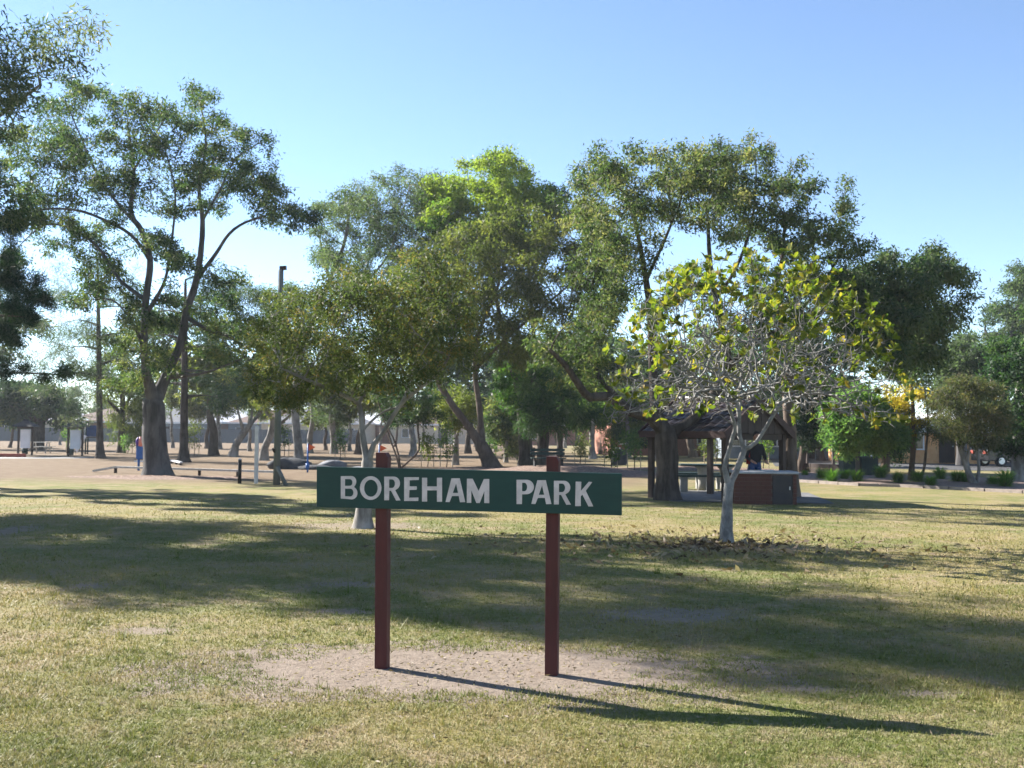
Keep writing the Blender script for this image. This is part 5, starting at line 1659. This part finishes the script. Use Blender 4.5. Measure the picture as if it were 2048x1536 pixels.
# ------------------------------------------------------------------ strappy clumps in the garden bed
for i, (u, v, s, lab) in enumerate([(1610, 955, .6, 'smallest sparse strappy tuft next to the barbecue'), (1644, 962, 1.0, 'first full strappy clump right of the barbecue'), (1664, 967, 1.05, 'strappy clump touching the first full one on its right'),
                                    (1690, 962, .9, 'strappy clump in front of the left wheelie bin'), (1714, 967, 1.0, 'strappy clump in front of the right wheelie bin'), (1762, 960, 1.2, 'large strappy clump left of the thin pale trunk'),
                                    (1796, 970, 1.0, 'strappy clump at the edging below the thin trunks'), (1836, 969, 1.0, 'strappy clump right of the twin-stemmed yellow tree'), (1862, 975, .8, 'low strappy clump nearest the edging in the middle of the bed'),
                                    (1880, 962, 1.1, 'strappy clump behind the low one in the middle of the bed'), (1914, 968, 1.0, 'strappy clump left of the slanting trunks'), (1932, 969, .9, 'strappy clump touching the slanting trunks'),
                                    (1986, 974, .8, 'strappy clump right of the slanting trunks'), (2010, 978, 1.25, 'tall upright strappy clump nearest the right edge')]):
    b0 = G(u, v)
    n = 420
    a = rng.uniform(0, 2 * math.pi, n); tilt = np.abs(rng.normal(0, 0.62, n)); ln = s * rng.uniform(0.28, 0.52, n)
    dx = np.cos(a); dy = np.sin(a)
    w_ = 0.011 * s
    V = np.zeros((n, 6, 3)); side = np.stack([-dy, dx, np.zeros(n)], 1)
    c0 = np.stack([dx * 0.07 * rng.random(n), dy * 0.07 * rng.random(n), np.full(n, 0.03)], 1)
    d1 = np.stack([dx * np.sin(tilt), dy * np.sin(tilt), np.cos(tilt)], 1)
    d2 = np.stack([dx * np.sin(tilt + 0.7), dy * np.sin(tilt + 0.7), np.cos(tilt + 0.7)], 1)
    c1 = c0 + d1 * ln[:, None] * 0.6; c2 = c1 + d2 * ln[:, None] * 0.5
    for q, (c, ww) in enumerate(((c0, 1.0), (c1, 0.9), (c2, 0.2))):
        V[:, q * 2] = c - side * w_ * ww; V[:, q * 2 + 1] = c + side * w_ * ww
    idx = np.arange(n)[:, None] * 6
    F = np.vstack([idx + np.array([[0, 1, 3, 2]]), idx + np.array([[2, 3, 5, 4]])])
    t = rng.random(n)
    o = link('strappy_plant', mesh_np('strappy_plant', V.reshape(-1, 3), F, L['strap'], tint=np.concatenate([t, t])))
    o.location = b0
    tag(o, lab, 'plant', 'strappy clumps in the garden bed')

# ------------------------------------------------------------------ park furniture, left
def notice_shelter(u, v, label):
    b0 = G(u, v)
    root = thing('notice_shelter', label, 'notice board', b0, random.uniform(-0.1, 0.1), 'notice shelters by the path')
    for x in (-0.42, 0.42):
        MB().box(x - 0.05, x + 0.05, -0.05, 0.05, 0, 1.72).build('post', M['timber_dark'], root)
    MB().box(-0.30, 0.30, -0.04, 0.04, 0.42, 1.55).build('panel', M['panel_white'], root)
    MB().box(-0.5, 0.5, -0.06, 0.06, 1.60, 1.72).build('beam', M['timber_dark'], root)
    rf = MB().add([(-0.72, -0.6, 1.72), (0.72, -0.6, 1.72), (0.72, 0.6, 1.72), (-0.72, 0.6, 1.72), (-0.3, -0.2, 1.98), (0.3, -0.2, 1.98), (0.3, 0.2, 1.98), (-0.3, 0.2, 1.98), (-0.12, 0, 2.12), (0.12, 0, 2.12)],
                  [(3, 2, 1, 0), (0, 1, 5, 4), (1, 2, 6, 5), (2, 3, 7, 6), (3, 0, 4, 7), (4, 5, 9, 8), (6, 7, 8, 9), (5, 6, 9), (7, 4, 8)]).build('roof', M['roof_dark'], root)
    MB().box(-0.14, 0.14, -0.06, 0.06, 2.10, 2.16).build('ridge_cap', M['roof_dark'], rf)


notice_shelter(50, 910, 'small hip-roofed notice shelter with pale panel, nearest the left edge')
notice_shelter(150, 912, 'small hip-roofed notice shelter with pale panel, beside the play tower')
for (u, v, lab) in [(56, 909, 'dark litter bin before the notice shelter nearest the left edge'), (147, 911, 'dark litter bin before the notice shelter beside the play tower')]:
    b0 = G(u, v)
    o = thing('litter_bin', lab, 'bin', (b0.x, b0.y - 0.45, 0), 0, 'litter bins by the notice shelters')
    MB().tube([(0, 0, 0.03), (0, 0, 0.44)], [0.17, 0.19], 14).build('bin_body', M['dark_green'], o)
    MB().tube([(0, 0, 0.442), (0, 0, 0.48), (0, 0, 0.50)], [0.205, 0.20, 0.10], 14).build('lid', M['black'], o)
b0 = G(82, 906)
o = thing('picnic_table', 'small open picnic table between the two notice shelters', 'table', b0)
for y in (-0.2, 0, 0.2):
    MB().box(-0.6, 0.6, y - 0.085, y + 0.085, 0.70, 0.735).build('plank', M['timber_grey'], o)
for y in (-0.6, 0.6):
    MB().box(-0.7, 0.7, y - 0.12, y + 0.12, 0.40, 0.435).build('bench_seat', M['timber_grey'], o)
for x in (-0.45, 0.45):
    MB().bar((x, -0.62, 0.36), (x, 0.62, 0.36), 0.05, 0.07).build('cross_bar', M['timber_grey'], o)
    for y in (-0.25, 0.25):
        MB().bar((x, y * 1.6, 0), (x, y * 0.6, 0.70), 0.06, 0.06).build('leg', M['timber_grey'], o)
# play tower with slide
b0 = G(176, 908)
o = thing('play_tower', 'play tower with white slide and blue panels right of the notice shelters', 'play equipment', b0, 0.2)
for x in (-0.1, 0.75):
    for y in (-0.4, 0.4):
        MB().tube([(x, y, 0), (x, y, 2.1)], [0.05, 0.05], 8).build('post', M['dark_green'], o)
MB().box(-0.15, 0.8, -0.45, 0.45, 1.05, 1.12).build('deck', M['timber_dark'], o)
MB().box(-0.05, 0.7, -0.43, -0.40, 1.14, 1.85).build('panel', M['blue_dark'], o)
MB().box(0.76, 0.79, -0.38, 0.38, 1.14, 1.7).build('panel', M['blue_dark'], o)
MB().box(-0.45, 0.85, -0.5, 0.5, 2.1, 2.17).build('roof', M['cream'], o)
sl_ = MB()
for k in range(6):
    t0, t1 = k / 6, (k + 1) / 6
    sl_.bar((-0.1 - 0.55 * t0, -0.2, 1.1 - 1.0 * t0 ** 0.85), (-0.1 - 0.55 * t1, -0.2, 1.1 - 1.0 * t1 ** 0.85), 0.5, 0.05)
s_ob = sl_.build('slide', M['white'], o)
for y in (-0.46, 0.06):
    MB().bar((-0.1, y, 1.2), (-0.65, y, 0.2), 0.04, 0.18).build('side_rail', M['panel_white'], s_ob)
# red edging of the sandpit
b0 = G(-20, 914)
o = thing('sandpit_edge', 'low dull red edging of a sandpit at the left edge', 'edging', b0)
for k in range(3):
    MB().box(-1.9 + k * 1.3, -0.62 + k * 1.3, -0.12, 0.12, 0, 0.20).build('board', M['red_dull'], o, 0.02)
# blue play post with coloured panels
b0 = G(277, 941)
o = thing('play_post', 'blue play post with purple and salmon panels left of the massive trunk', 'play equipment', b0)
MB().tube([(0, 0, 0), (0, 0, 1.25)], [0.045, 0.045], 10).build('post', M['blue'], o)
MB().box(-0.10, 0.16, -0.05, 0.05, 0.45, 1.0).build('panel', M['blue'], o, 0.02)
MB().tube([(-0.07, 0.0, 0.98), (-0.06, 0, 1.15), (-0.05, 0, 1.3)], [0.06, 0.08, 0.03], 10).build('panel', M['purple'], o)
MB().tube([(0.06, -0.02, 0.95), (0.09, -0.02, 1.15), (0.04, -0.02, 1.32)], [0.08, 0.10, 0.04], 10).build('panel', M['pink'], o)
b0 = G(287, 914)
o = thing('litter_bin', 'rust-red litter bin with white lid just left of the massive trunk', 'bin', b0)
MB().tube([(0, 0, 0), (0, 0, 0.6)], [0.19, 0.2], 12).build('bin_body', M['red_dull'], o)
MB().tube([(0, 0, 0.602), (0, 0, 0.72), (0, 0, 0.78)], [0.21, 0.17, 0.06], 12).build('lid', M['white'], o)


def low_rail(pts, label, mat, h=0.22):
    P_ = [G(u, v) for u, v in pts]
    o = thing('low_rail', label, 'rail', P_[0])
    for i in range(len(P_) - 1):
        a, c = P_[i] - P_[0], P_[i + 1] - P_[0]
        za = 0.06 if i == 0 else h
        MB().bar((a.x, a.y, za), (c.x, c.y, h), 0.13, 0.07).build('beam', mat, o)
        k = max(1, int((c - a).length / 1.5))
        for s in range(1, k + 1):
            q = a.lerp(c, s / k - 0.02)
            MB().box(q.x - 0.04, q.x + 0.04, q.y - 0.05, q.y + 0.05, 0, h - 0.04).build('leg', M['timber_dark'], o)


low_rail([(187, 945), (232, 946), (330, 949), (560, 957)], 'long low grey timber rail running behind the massive trunk', M['timber_grey'])
low_rail([(270, 925), (345, 927), (362, 931)], 'short pale low rail beyond the massive trunk', M['post_white'], 0.14)
b0 = G(479, 967)
o = thing('bollard', 'short black timber bollard with pale cap left of the white post', 'bollard', b0)
MB().tube([(0, 0, -0.1), (0, 0, 0.72)], [0.055, 0.055], 12).build('shaft', M['black'], o)
MB().tube([(0, 0, 0.721), (0, 0, 0.74), (0, 0, 0.76)], [0.058, 0.05, 0.02], 12).build('cap', M['post_white'], o)
b0 = G(512, 967)
o = thing('post', 'slim white painted post between the bollard and the tall timber pole', 'post', b0)
MB().box(-0.052, 0.052, -0.052, 0.052, -0.1, 1.72).build('shaft', M['post_white'], o, 0.004)
MB().add([(-0.056, -0.056, 1.721), (0.056, -0.056, 1.721), (0.056, 0.056, 1.721), (-0.056, 0.056, 1.721), (0, 0, 1.76)], [(0, 1, 4), (1, 2, 4), (2, 3, 4), (3, 0, 4), (3, 2, 1, 0)]).build('cap', M['post_white'], o)
b0 = G(553, 970); tp_ = W(562, 540, b0.y) - b0
o = thing('timber_pole', 'tall grey-green timber pole with bracket on top and short leaning brace', 'pole', b0)
MB().tube([(0, 0, -0.1), tuple(tp_ * 0.35), tuple(tp_)], [0.105, 0.098, 0.078], 14).build('shaft', M['pole_wood'], o)
MB().bar(tuple(tp_ + Vector((-0.03, 0, 0.05))), tuple(tp_ + Vector((0.16, -0.05, 0.06))), 0.09, 0.12).build('bracket', M['timber_dark'], o)
MB().tube([(0.02, -0.08, 0.55), (0.33, -0.12, -0.05)], [0.062, 0.062], 10).build('brace', M['pole_wood'], o)
MB().tube([(-0.05, -0.05, 0.98), (-0.12, -0.1, 1.08)], [0.05, 0.03], 8).build('cleat', M['timber_dark'], o)


def boulder(u, v, rx, ry, h, label, mat, name='boulder', lean=0.0, seed=0, sharp=1.0):
    b0 = G(u, v)
    rg = np.random.default_rng(seed)
    nu, nv = 20, 12
    vv = []; ff = []
    ph = rg.uniform(0, 6.28, 8)
    for j in range(nv + 1):
        th = math.pi * 0.62 * j / nv
        for i in range(nu):
            a = 2 * math.pi * i / nu
            k = 1 + 0.16 * math.sin(2 * a + ph[0] + th) + 0.10 * math.sin(3 * a + ph[1] + 2 * th) + 0.05 * math.sin(7 * a + ph[2] + 3 * th) + 0.02 * rg.normal()
            s = math.sin(th) ** 0.8 * k
            z = h * (math.cos(th) + 0.37) / 1.37 * (1 + 0.05 * math.sin(4 * a + ph[3]))
            vv.append((rx * s * math.cos(a) + lean * z, ry * s * math.sin(a), z - 0.05))
    for j in range(nv):
        for i in range(nu):
            ff.append((j * nu + i, (j + 1) * nu + i, (j + 1) * nu + (i + 1) % nu, j * nu + (i + 1) % nu))
    o = MB().add(vv, ff, True).build(name, mat)
    o.location = b0
    tag(o, label, 'rock')
    return o


boulder(588, 938, 0.85, 0.6, 0.52, 'large black sloping boulder just right of the timber pole', M['rock'], lean=-0.5, seed=3)
boulder(630, 939, 0.75, 0.5, 0.24, 'low black boulder beneath the orange pennant', M['rock'], seed=4)
boulder(655, 938, 0.62, 0.5, 0.42, 'pale grey slanting boulder at the upper left corner of the sign', M['rock_grey'], lean=0.6, seed=5)
boulder(727, 941, 0.7, 0.5, 0.22, 'low grey rock beside the pale forked trunk', M['rock_grey'], seed=6)
boulder(1237, 930, 0.42, 0.3, 0.92, 'dark upright standing stone in the field left of the thick trunk', M['rock'], name='standing_stone', seed=8)
for (u, v, h, lab) in [(615, 945, 1.12, 'blue post with orange pennant right of the black boulder'), (758, 945, 1.1, 'blue post with orange pennant behind the left sign post')]:
    b0 = G(u, v)
    o = thing('pennant_post', lab, 'flag post', b0, 0, 'blue posts with orange pennants')
    MB().tube([(0, 0, 0), (0, 0, h)], [0.035, 0.03], 10).build('post', M['blue'], o)
    MB().tube([(0, 0, h + 0.001), (0, 0, h + 0.06)], [0.035, 0.012], 8).build('cap', M['post_white'], o)
    MB().prism([(0.03, h - 0.28), (0.30, h - 0.14), (0.03, h - 0.02)], -0.008, 0.008).build('pennant', M['orange'], o)
    MB().tube([(0, 0, 0.15), (0, 0, 0.35)], [0.07, 0.07], 10).build('sleeve', M['blue'], o)
# bench behind the right sign post
b0 = G(1100, 950)
o = thing('bench', 'dark green bench behind the right sign post', 'bench', (b0.x, b0.y + 2, 0.18), 0.1)
for k in range(3):
    MB().box(-0.7, 0.7, -0.2 + k * 0.14, -0.08 + k * 0.14, 0.40, 0.44).build('slat', M['dark_green'], o)
for k in range(2):
    MB().box(-0.7, 0.7, 0.24, 0.27, 0.55 + k * 0.14, 0.66 + k * 0.14).build('back_slat', M['dark_green'], o)
for x in (-0.55, 0.55):
    MB().box(x - 0.03, x + 0.03, -0.18, 0.2, 0.0, 0.398).build('leg', M['black'], o)
    MB().box(x - 0.03, x + 0.03, 0.27, 0.31, 0.0, 0.84).build('back_support', M['black'], o)

# ------------------------------------------------------------------ right: bins, low wall, cars, buildings
for (u, lab) in [(1698, 'dark green wheelie bin on the left of the pair in the garden bed'), (1733, 'dark green wheelie bin on the right of the pair in the garden bed')]:
    b0 = G(u, 953)
    o = thing('wheelie_bin', lab, 'bin', b0, 0.05, 'pair of wheelie bins in the garden bed')
    o.scale = (1.15, 1.15, 1.22)
    MB().add([(-.24, -.22, .06), (.24, -.22, .06), (.24, .22, .06), (-.24, .22, .06), (-.29, -.29, .60), (.29, -.29, .60), (.29, .29, .60), (-.29, .29, .60)],
             [(3, 2, 1, 0), (4, 5, 6, 7), (0, 1, 5, 4), (1, 2, 6, 5), (2, 3, 7, 6), (3, 0, 4, 7)]).build('bin_body', M['dark_green'], o, 0.015)
    MB().box(-.31, .31, -.32, .32, .603, .65).build('lid', M['dark_green'], o, 0.015)
    for x in (-.22, .22):
        MB().tube([(x - .03, .24, .10), (x + .03, .24, .10)], [.1, .1], 14).build('wheel', M['black'], o)
    MB().bar((-.24, .36, .60), (.24, .36, .60), .03, .03).build('handle', M['black'], o)
# low dark sleeper wall behind the bed
wl = thing('sleeper_wall', 'low dark timber sleeper wall behind the garden bed', 'wall', G(1600, 946))
P0_, P1_ = G(1600, 946) - wl.location, G(1700, 951) - wl.location
for row in range(2):
    for k in range(5):
        a = P0_.lerp(P1_, k / 5 + 0.003); c = P0_.lerp(P1_, (k + 1) / 5 - 0.003)
        MB().bar((a.x, a.y + 1.2, 0.11 + row * 0.2), (c.x, c.y + 1.2, 0.11 + row * 0.2), 0.12, 0.19).build('sleeper', M['timber_dark'], wl, 0.01)


def car(loc, rz, label, paint, van=False, s=1.0):
    o = thing('parked_car', label, 'car', loc, rz, 'cars parked beyond the garden bed')
    o.scale = (s, s, s)
    if van:
        body = [(-2.2, .35), (2.2, .35), (2.25, .75), (2.1, 1.0), (1.45, 1.15), (.95, 1.85), (-2.15, 1.9), (-2.22, 1.0)]
    else:
        body = [(-2.1, .30), (2.1, .30), (2.15, .62), (2.0, .80), (1.05, .92), (.35, 1.40), (-1.05, 1.42), (-1.75, .98), (-2.12, .90)]
    MB().prism(body, -.84, .84).build('body', paint, o, 0.06)
    if van:
        wins = [[(.1, 1.2), (1.25, 1.2), (.85, 1.72), (.1, 1.74)], [(-1.9, 1.2), (-.05, 1.2), (-.05, 1.74), (-1.9, 1.74)]]
    else:
        wins = [[(.02, .93), (.88, .93), (.30, 1.33), (.02, 1.34)], [(-1.5, .95), (-.06, .93), (-.06, 1.34), (-1.0, 1.34)]]
    for w_ in wins:
        MB().prism(w_, -.852, .852).build('window', M['glass'], o)
    for x in (-1.35, 1.35):
        for y in (-.78, .78):
            t = MB().tube([(x, y - .1, .31), (x, y + .1, .31)], [.31, .31], 20).build('wheel', M['black'], o)
            MB().tube([(x, y - .115, .31), (x, y + .115, .31)], [.18, .18], 14).build('rim', M['steel'], t)
    for y in (-.6, .6):
        MB().box(2.06, 2.17, y - .16, y + .16, .58, .72).build('headlight', M['white'], o, .01)
        MB().box(-2.2, -2.08, y - .14, y + .14, .68, .86).build('tail_light', M['red_dull'], o, .01)
    return o


lime = car_paint('lime_car_paint', (0.30, 0.62, 0.06)); white_p = car_paint('white_car_paint', (0.75, 0.76, 0.78)); red_p = car_paint('red_car_paint', (0.35, 0.03, 0.03)); blk_p = car_paint('black_car_paint', (0.012, 0.013, 0.016)); blu_p = car_paint('blue_car_paint', (0.05, 0.13, 0.36))
p = GX(1772, 66); car((p.x, 66, 0.015), 0.15, 'lime green car behind the wheelie bins', lime)
p = GX(1995, 70); car((p.x, 70, 0.015), 0.1, 'white van seen between thin trunks at the right', white_p, True)
p = GX(2030, 60); car((p.x, 60, 0.015), 0.15, 'black car in front of the white van', blk_p)
p = GX(2060, 66); car((p.x + 2, 67, 0.015), -0.1, 'blue car at the right edge behind the pale trunk', blu_p)
p = GX(1950, 74); car((p.x, 75, 0.015), 0.2, 'small red car left of the white van at the right', red_p)


def house(loc, rz, w, d, h, rh, wallm, roofm, label, cat='house', hip=True, name='house', wins=3, group=None):
    o = thing(name, label, cat, loc, rz, group)
    MB().box(-w / 2, w / 2, -d / 2, d / 2, 0, h).build('wall', wallm, o)
    e = 0.5
    if hip:
        rl = w / 2 - d / 2 + 0.2
        v = [(-w / 2 - e, -d / 2 - e, h), (w / 2 + e, -d / 2 - e, h), (w / 2 + e, d / 2 + e, h), (-w / 2 - e, d / 2 + e, h), (-rl, 0, h + rh), (rl, 0, h + rh)]
        f = [(0, 1, 5, 4), (1, 2, 5), (2, 3, 4, 5), (3, 0, 4)]
        rf = MB().add(v, f + [(3, 2, 1, 0)]).build('roof', roofm, o)
    else:
        rf = MB().prism([(-w / 2 - e, h + .01), (w / 2 + e, h + .01), (w / 2 + e, h + .18), (0, h + rh), (-w / 2 - e, h + .18)], -d / 2 - e, d / 2 + e).build('roof', roofm, o)
    MB().box(-w / 2 - e, w / 2 + e, -d / 2 - e - .06, -d / 2 - e - .003, h - .08, h + .10).build('gutter', M['white'], o)
    for k in range(wins):
        x = -w / 2 + w * (k + 0.5) / wins
        if k == wins // 2:
            dd_ = MB().box(x - .45, x + .45, -d / 2 - .05, -d / 2 - .004, 0.05, 2.05).build('door', M['timber_dark'], o)
            MB().box(x + .30, x + .36, -d / 2 - .10, -d / 2 - .054, 1.0, 1.1).build('handle', M['steel'], dd_)
        else:
            wn_ = MB().box(x - .85, x + .85, -d / 2 - .05, -d / 2 - .004, 0.9, 2.0).build('window', M['glass'], o)
            for xx in (x - .9, x, x + .9):
                MB().box(xx - .04, xx + .04, -d / 2 - .09, -d / 2 - .054, .86, 2.04).build('frame', M['white'], wn_)
            MB().box(x - .95, x + .95, -d / 2 - .12, -d / 2 - .004, .80, .88).build('sill', M['white'], wn_)
    return o


for (u, Y, w, d, h, rh, wm, rm, lab) in [(-40, 150, 16, 9, 2.6, 2.2, 'grey_wall', 'roof_white', 'far house with pale roof behind the notice shelter nearest the left edge'), (95, 152, 13, 9, 2.6, 1.9, 'cream', 'roof_white', 'far cream house with white roof between the notice shelters'),
                                         (255, 154, 14, 9, 2.6, 2.0, 'brick_far', 'roof_brown', 'far brick house hidden behind the massive gum trunk'), (345, 150, 12, 9, 2.5, 2.0, 'grey_wall', 'roof_grey', 'far house with grey roof right of the massive gum trunk'),
                                         (425, 158, 15, 10, 2.7, 2.6, 'brick_far', 'roof_white', 'far house with bright white roof left of the white post'), (640, 152, 14, 9, 2.6, 2.0, 'cream', 'roof_grey', 'far house with grey roof behind the orange pennant'),
                                         (560, 156, 12, 9, 2.6, 2.0, 'grey_wall', 'roof_brown', 'far house hidden by the tall timber pole'), (745, 160, 14, 9, 2.6, 2.2, 'brick_far', 'roof_white', 'far house behind the pale forked trunk'),
                                         (890, 158, 15, 9, 2.6, 2.0, 'cream', 'roof_brown', 'far house seen between the two sign posts'), (1150, 150, 16, 9, 2.7, 2.0, 'brick_far', 'roof_grey', 'far brick house right of the right sign post')]:
    house((GX(u, Y).x, Y, 0), random.uniform(-0.12, 0.12), w, d, h, rh, M[wm], M[rm], lab)
house((GX(1325, 84).x, 86, 0), 0.1, 9, 7, 2.6, 1.6, M['brick_far'], M['roof_brown'], 'brick building with brown roof left of the shelter', 'building', name='brick_building')
house((GX(1640, 74).x - 1, 78, 0), 0.1, 11, 7, 2.3, 0.9, M['grey_wall'], M['roof_white'], 'blue-grey building with white fascia right of the shelter', 'building', name='club_building', wins=5)
house((GX(1700, 70).x + 3.4, 84, 0), 0.0, 10, 7, 2.2, 0.9, M['cream'], M['roof_brown'], 'low cream building behind the wheelie bins', 'building', name='low_building')
house((GX(1850, 66).x, 68, 0), -0.08, 9, 6, 1.9, 0.8, M['orange_wall'], M['roof_white'], 'orange-walled kiosk with white roof behind the thin trunks', 'building', hip=False, name='kiosk_building', wins=4)
house((GX(2020, 86).x, 90, 0), 0.0, 14, 8, 2.6, 1.2, M['white'], M['roof_white'], 'long white building beyond the cars at the right edge', 'building', name='white_building')
# small dark gabled shelter beyond the bed
b0 = GX(1683, 58)
o = thing('park_shelter', 'second small dark gabled shelter beyond the wheelie bins', 'shelter', b0, 0.3)
for x in (-1.3, 1.3):
    for y in (-1.2, 1.2):
        MB().box(x - .06, x + .06, y - .06, y + .06, 0, 1.7).build('post', M['timber_dark'], o)
MB().prism([(-1.8, 1.62), (-1.8, 1.70), (0, 2.55), (1.8, 1.70), (1.8, 1.62), (0, 2.44)], -1.6, 1.6).build('roof', M['roof_brown'], o)
# back fence: palings on rails
FY_ = 141.0
x0 = GX(-160, FY_).x; x1 = GX(720, FY_).x
nseg = 16
fence = thing('paling_fence', 'long grey paling fence along the far side of the field', 'fence', (x0, FY_, 0))
seg = (x1 - x0) / nseg
pal = None
for k in range(nseg):
    for q in range(18):
        if pal is None:
            ob = MB().box(-.5, .5, -.012, .012, 0, 1.75).build('paling', M['fence'], fence); pal = ob.data
        else:
            ob = link('paling', pal, fence)
        ob.location = (seg * (k + (q + .5) / 18), random.uniform(-.01, .01), random.uniform(-0.02, 0.03)); ob.scale = (seg / 18 * .95, 1, 1)
    MB().box(seg * k - .06, seg * k + .06, .03, .13, 0, 1.7).build('post', M['fence'], fence)
    for z in (.4, 1.4):
        MB().box(seg * k + .07, seg * (k + 1) - .07, .02, .06, z - .04, z + .04).build('rail', M['fence'], fence)

# ------------------------------------------------------------------ dead leaves under the frangipani
n = 900
ang = rng.uniform(0, 6.28, n); rr = np.abs(rng.normal(0, 1.5, n))
C = np.stack([fb.x - 0.3 + np.cos(ang) * rr * 1.25, fb.y - 0.2 + np.sin(ang) * rr, np.full(n, 0.02)], 1)
D = norm(np.stack([rng.normal(0, 1, n), rng.normal(0, 1, n), np.abs(rng.normal(0, .35, n))], 1))
v, f, t = leaves_np(C, D, rng.uniform(.06, .17, n), rng.uniform(.025, .06, n), rng.random(n), fold=0.22)
v[:, 2] = np.maximum(v[:, 2], 0.006)
o = link('leaf_litter', mesh_np('leaf_litter', v, f, L['litter'], tint=t))
tag(o, 'curled brown dead leaves scattered on the lawn around the frangipani', 'leaf litter', kind='stuff')

# straw, twigs and small leaves lying about the near lawn and the bare patch
n = 2600
yy = 1 / (1 / 4.6 + rng.random(n) * (1 / 15.0 - 1 / 4.6)); xx = (rng.random(n) * 2 - 1) * 0.6 * yy
n2 = 420
cx_, cy_, rx_, ry_, _ = PATCHES[0]
xx[:n2] = cx_ + rng.normal(0, 0.5, n2) * rx_; yy[:n2] = cy_ + rng.normal(0, 0.5, n2) * ry_
C = np.stack([xx, yy, np.full(n, 0.012)], 1)
D = norm(np.stack([rng.normal(0, 1, n), rng.normal(0, 1, n), np.abs(rng.normal(0, .15, n))], 1))
v, f, t = leaves_np(C, D, rng.uniform(.012, .05, n), rng.uniform(.004, .014, n), rng.random(n) ** 0.7, fold=0.12)
v[:, 2] = np.maximum(v[:, 2], 0.004)
o = link('leaf_litter', mesh_np('leaf_litter', v, f, L['litter'], tint=t))
tag(o, 'bits of straw and small dry leaves strewn over the near lawn', 'leaf litter', kind='stuff')

# ------------------------------------------------------------------ grass: blades standing in the near lawn
def bare_at(x, y):
    m = np.zeros(len(x))
    for (cx, cy, rx, ry, soft) in PATCHES:
        q = np.hypot((x - cx) / rx, (y - cy) / ry)
        q = q + 0.16 * np.sin(x * 7.1 + 2 * np.sin(y * 5.3)) * np.sin(y * 9.7 + 1.7 * np.sin(x * 3.9)) + 0.10 * np.sin(x * 19 + y * 13) * np.sin(y * 27 - x * 6)
        m = np.maximum(m, np.clip(((1.16 if soft < 0.45 else 1.05) - q) / (0.12 + 0.65 * soft), 0, 1) * (1.0 if soft < 0.45 else 0.85))
    return m


N = 560000
Ymin, Ymax = 4.4, 26.0
y = 1 / (1 / Ymin + rng.random(N) * (1 / Ymax - 1 / Ymin))
x = (rng.random(N) * 2 - 1) * (0.62 * y + 0.6)
den = 0.5 + 0.5 * np.sin(x * 2.1 + 1.3 * np.sin(y * 1.7)) * np.sin(y * 2.6 + 1.1 * np.sin(x * 1.9))
keep = rng.random(N) > np.maximum(bare_at(x, y) * 0.985, 0.35 * (1 - den))
x = x[keep]; y = y[keep]; den = den[keep]; n = len(x)
# coarser tufts here and there
nt_ = 800
ty = 1 / (1 / 4.6 + rng.random(nt_) * (1 / 18.0 - 1 / 4.6)); tx = (rng.random(nt_) * 2 - 1) * 0.62 * ty
ok_ = bare_at(tx, ty) < 0.5
tx = tx[ok_]; ty = ty[ok_]; kb = 26
x = np.concatenate([x, np.repeat(tx, kb) + rng.normal(0, 0.022, len(tx) * kb)]); y = np.concatenate([y, np.repeat(ty, kb) + rng.normal(0, 0.022, len(tx) * kb)])
den = np.concatenate([den, np.repeat(rng.uniform(1.2, 3.0, len(tx)), kb)]); n = len(x)
sc = np.clip(y / 7.0, 0.8, 2.4)
ln = rng.gamma(2.6, 0.0048, n) * (0.6 + 0.8 * den) * np.sqrt(sc) + 0.008
tall = rng.random(n) < 0.004
ln[tall] *= 2.2
wd_ = rng.uniform(0.0022, 0.0045, n) * sc
a = rng.uniform(0, 2 * math.pi, n); tilt = np.abs(rng.normal(0.95, 0.4, n)); tilt[tall] *= 0.4
a2 = a + rng.normal(math.pi / 2, 0.5, n)
V = np.zeros((n, 3, 3))
V[:, 0] = np.stack([x - np.cos(a2) * wd_, y - np.sin(a2) * wd_, np.zeros(n)], 1)
V[:, 1] = np.stack([x + np.cos(a2) * wd_, y + np.sin(a2) * wd_, np.zeros(n)], 1)
V[:, 2] = np.stack([x + np.cos(a) * np.sin(tilt) * ln, y + np.sin(a) * np.sin(tilt) * ln, np.cos(tilt) * ln + 0.003], 1)
t = np.clip(rng.normal(0.47, 0.15, n) - 0.14 * (den > 1.0) + 0.12 * np.sin(x * 0.9) * np.sin(y * 0.7 + 1), 0, 1)
o = link('grass', mesh_np('grass', V.reshape(-1, 3), np.arange(n * 3).reshape(n, 3), blade_mat, tint=t))
tag(o, 'short dry mown grass of the near lawn', 'grass', kind='stuff')

# ------------------------------------------------------------------ the air: a thin even haze over the whole park
hz = MB().box(-950, 950, -70, 1550, -1.0, 19.0)
hm = bpy.data.materials.new('thin_haze'); hm.use_nodes = True
nt = hm.node_tree
nt.nodes.remove(nt.nodes['Principled BSDF'])
pv = nt.nodes.new('ShaderNodeVolumePrincipled')
pv.inputs['Color'].default_value = (0.86, 0.93, 1.0, 1)
pv.inputs['Density'].default_value = 0.00032
pv.inputs['Anisotropy'].default_value = 0.3
nt.links.new(pv.outputs[0], nt.nodes['Material Output'].inputs['Volume'])
o = hz.build('haze', hm); tag(o, 'thin bluish haze over the whole park', 'haze', kind='stuff')
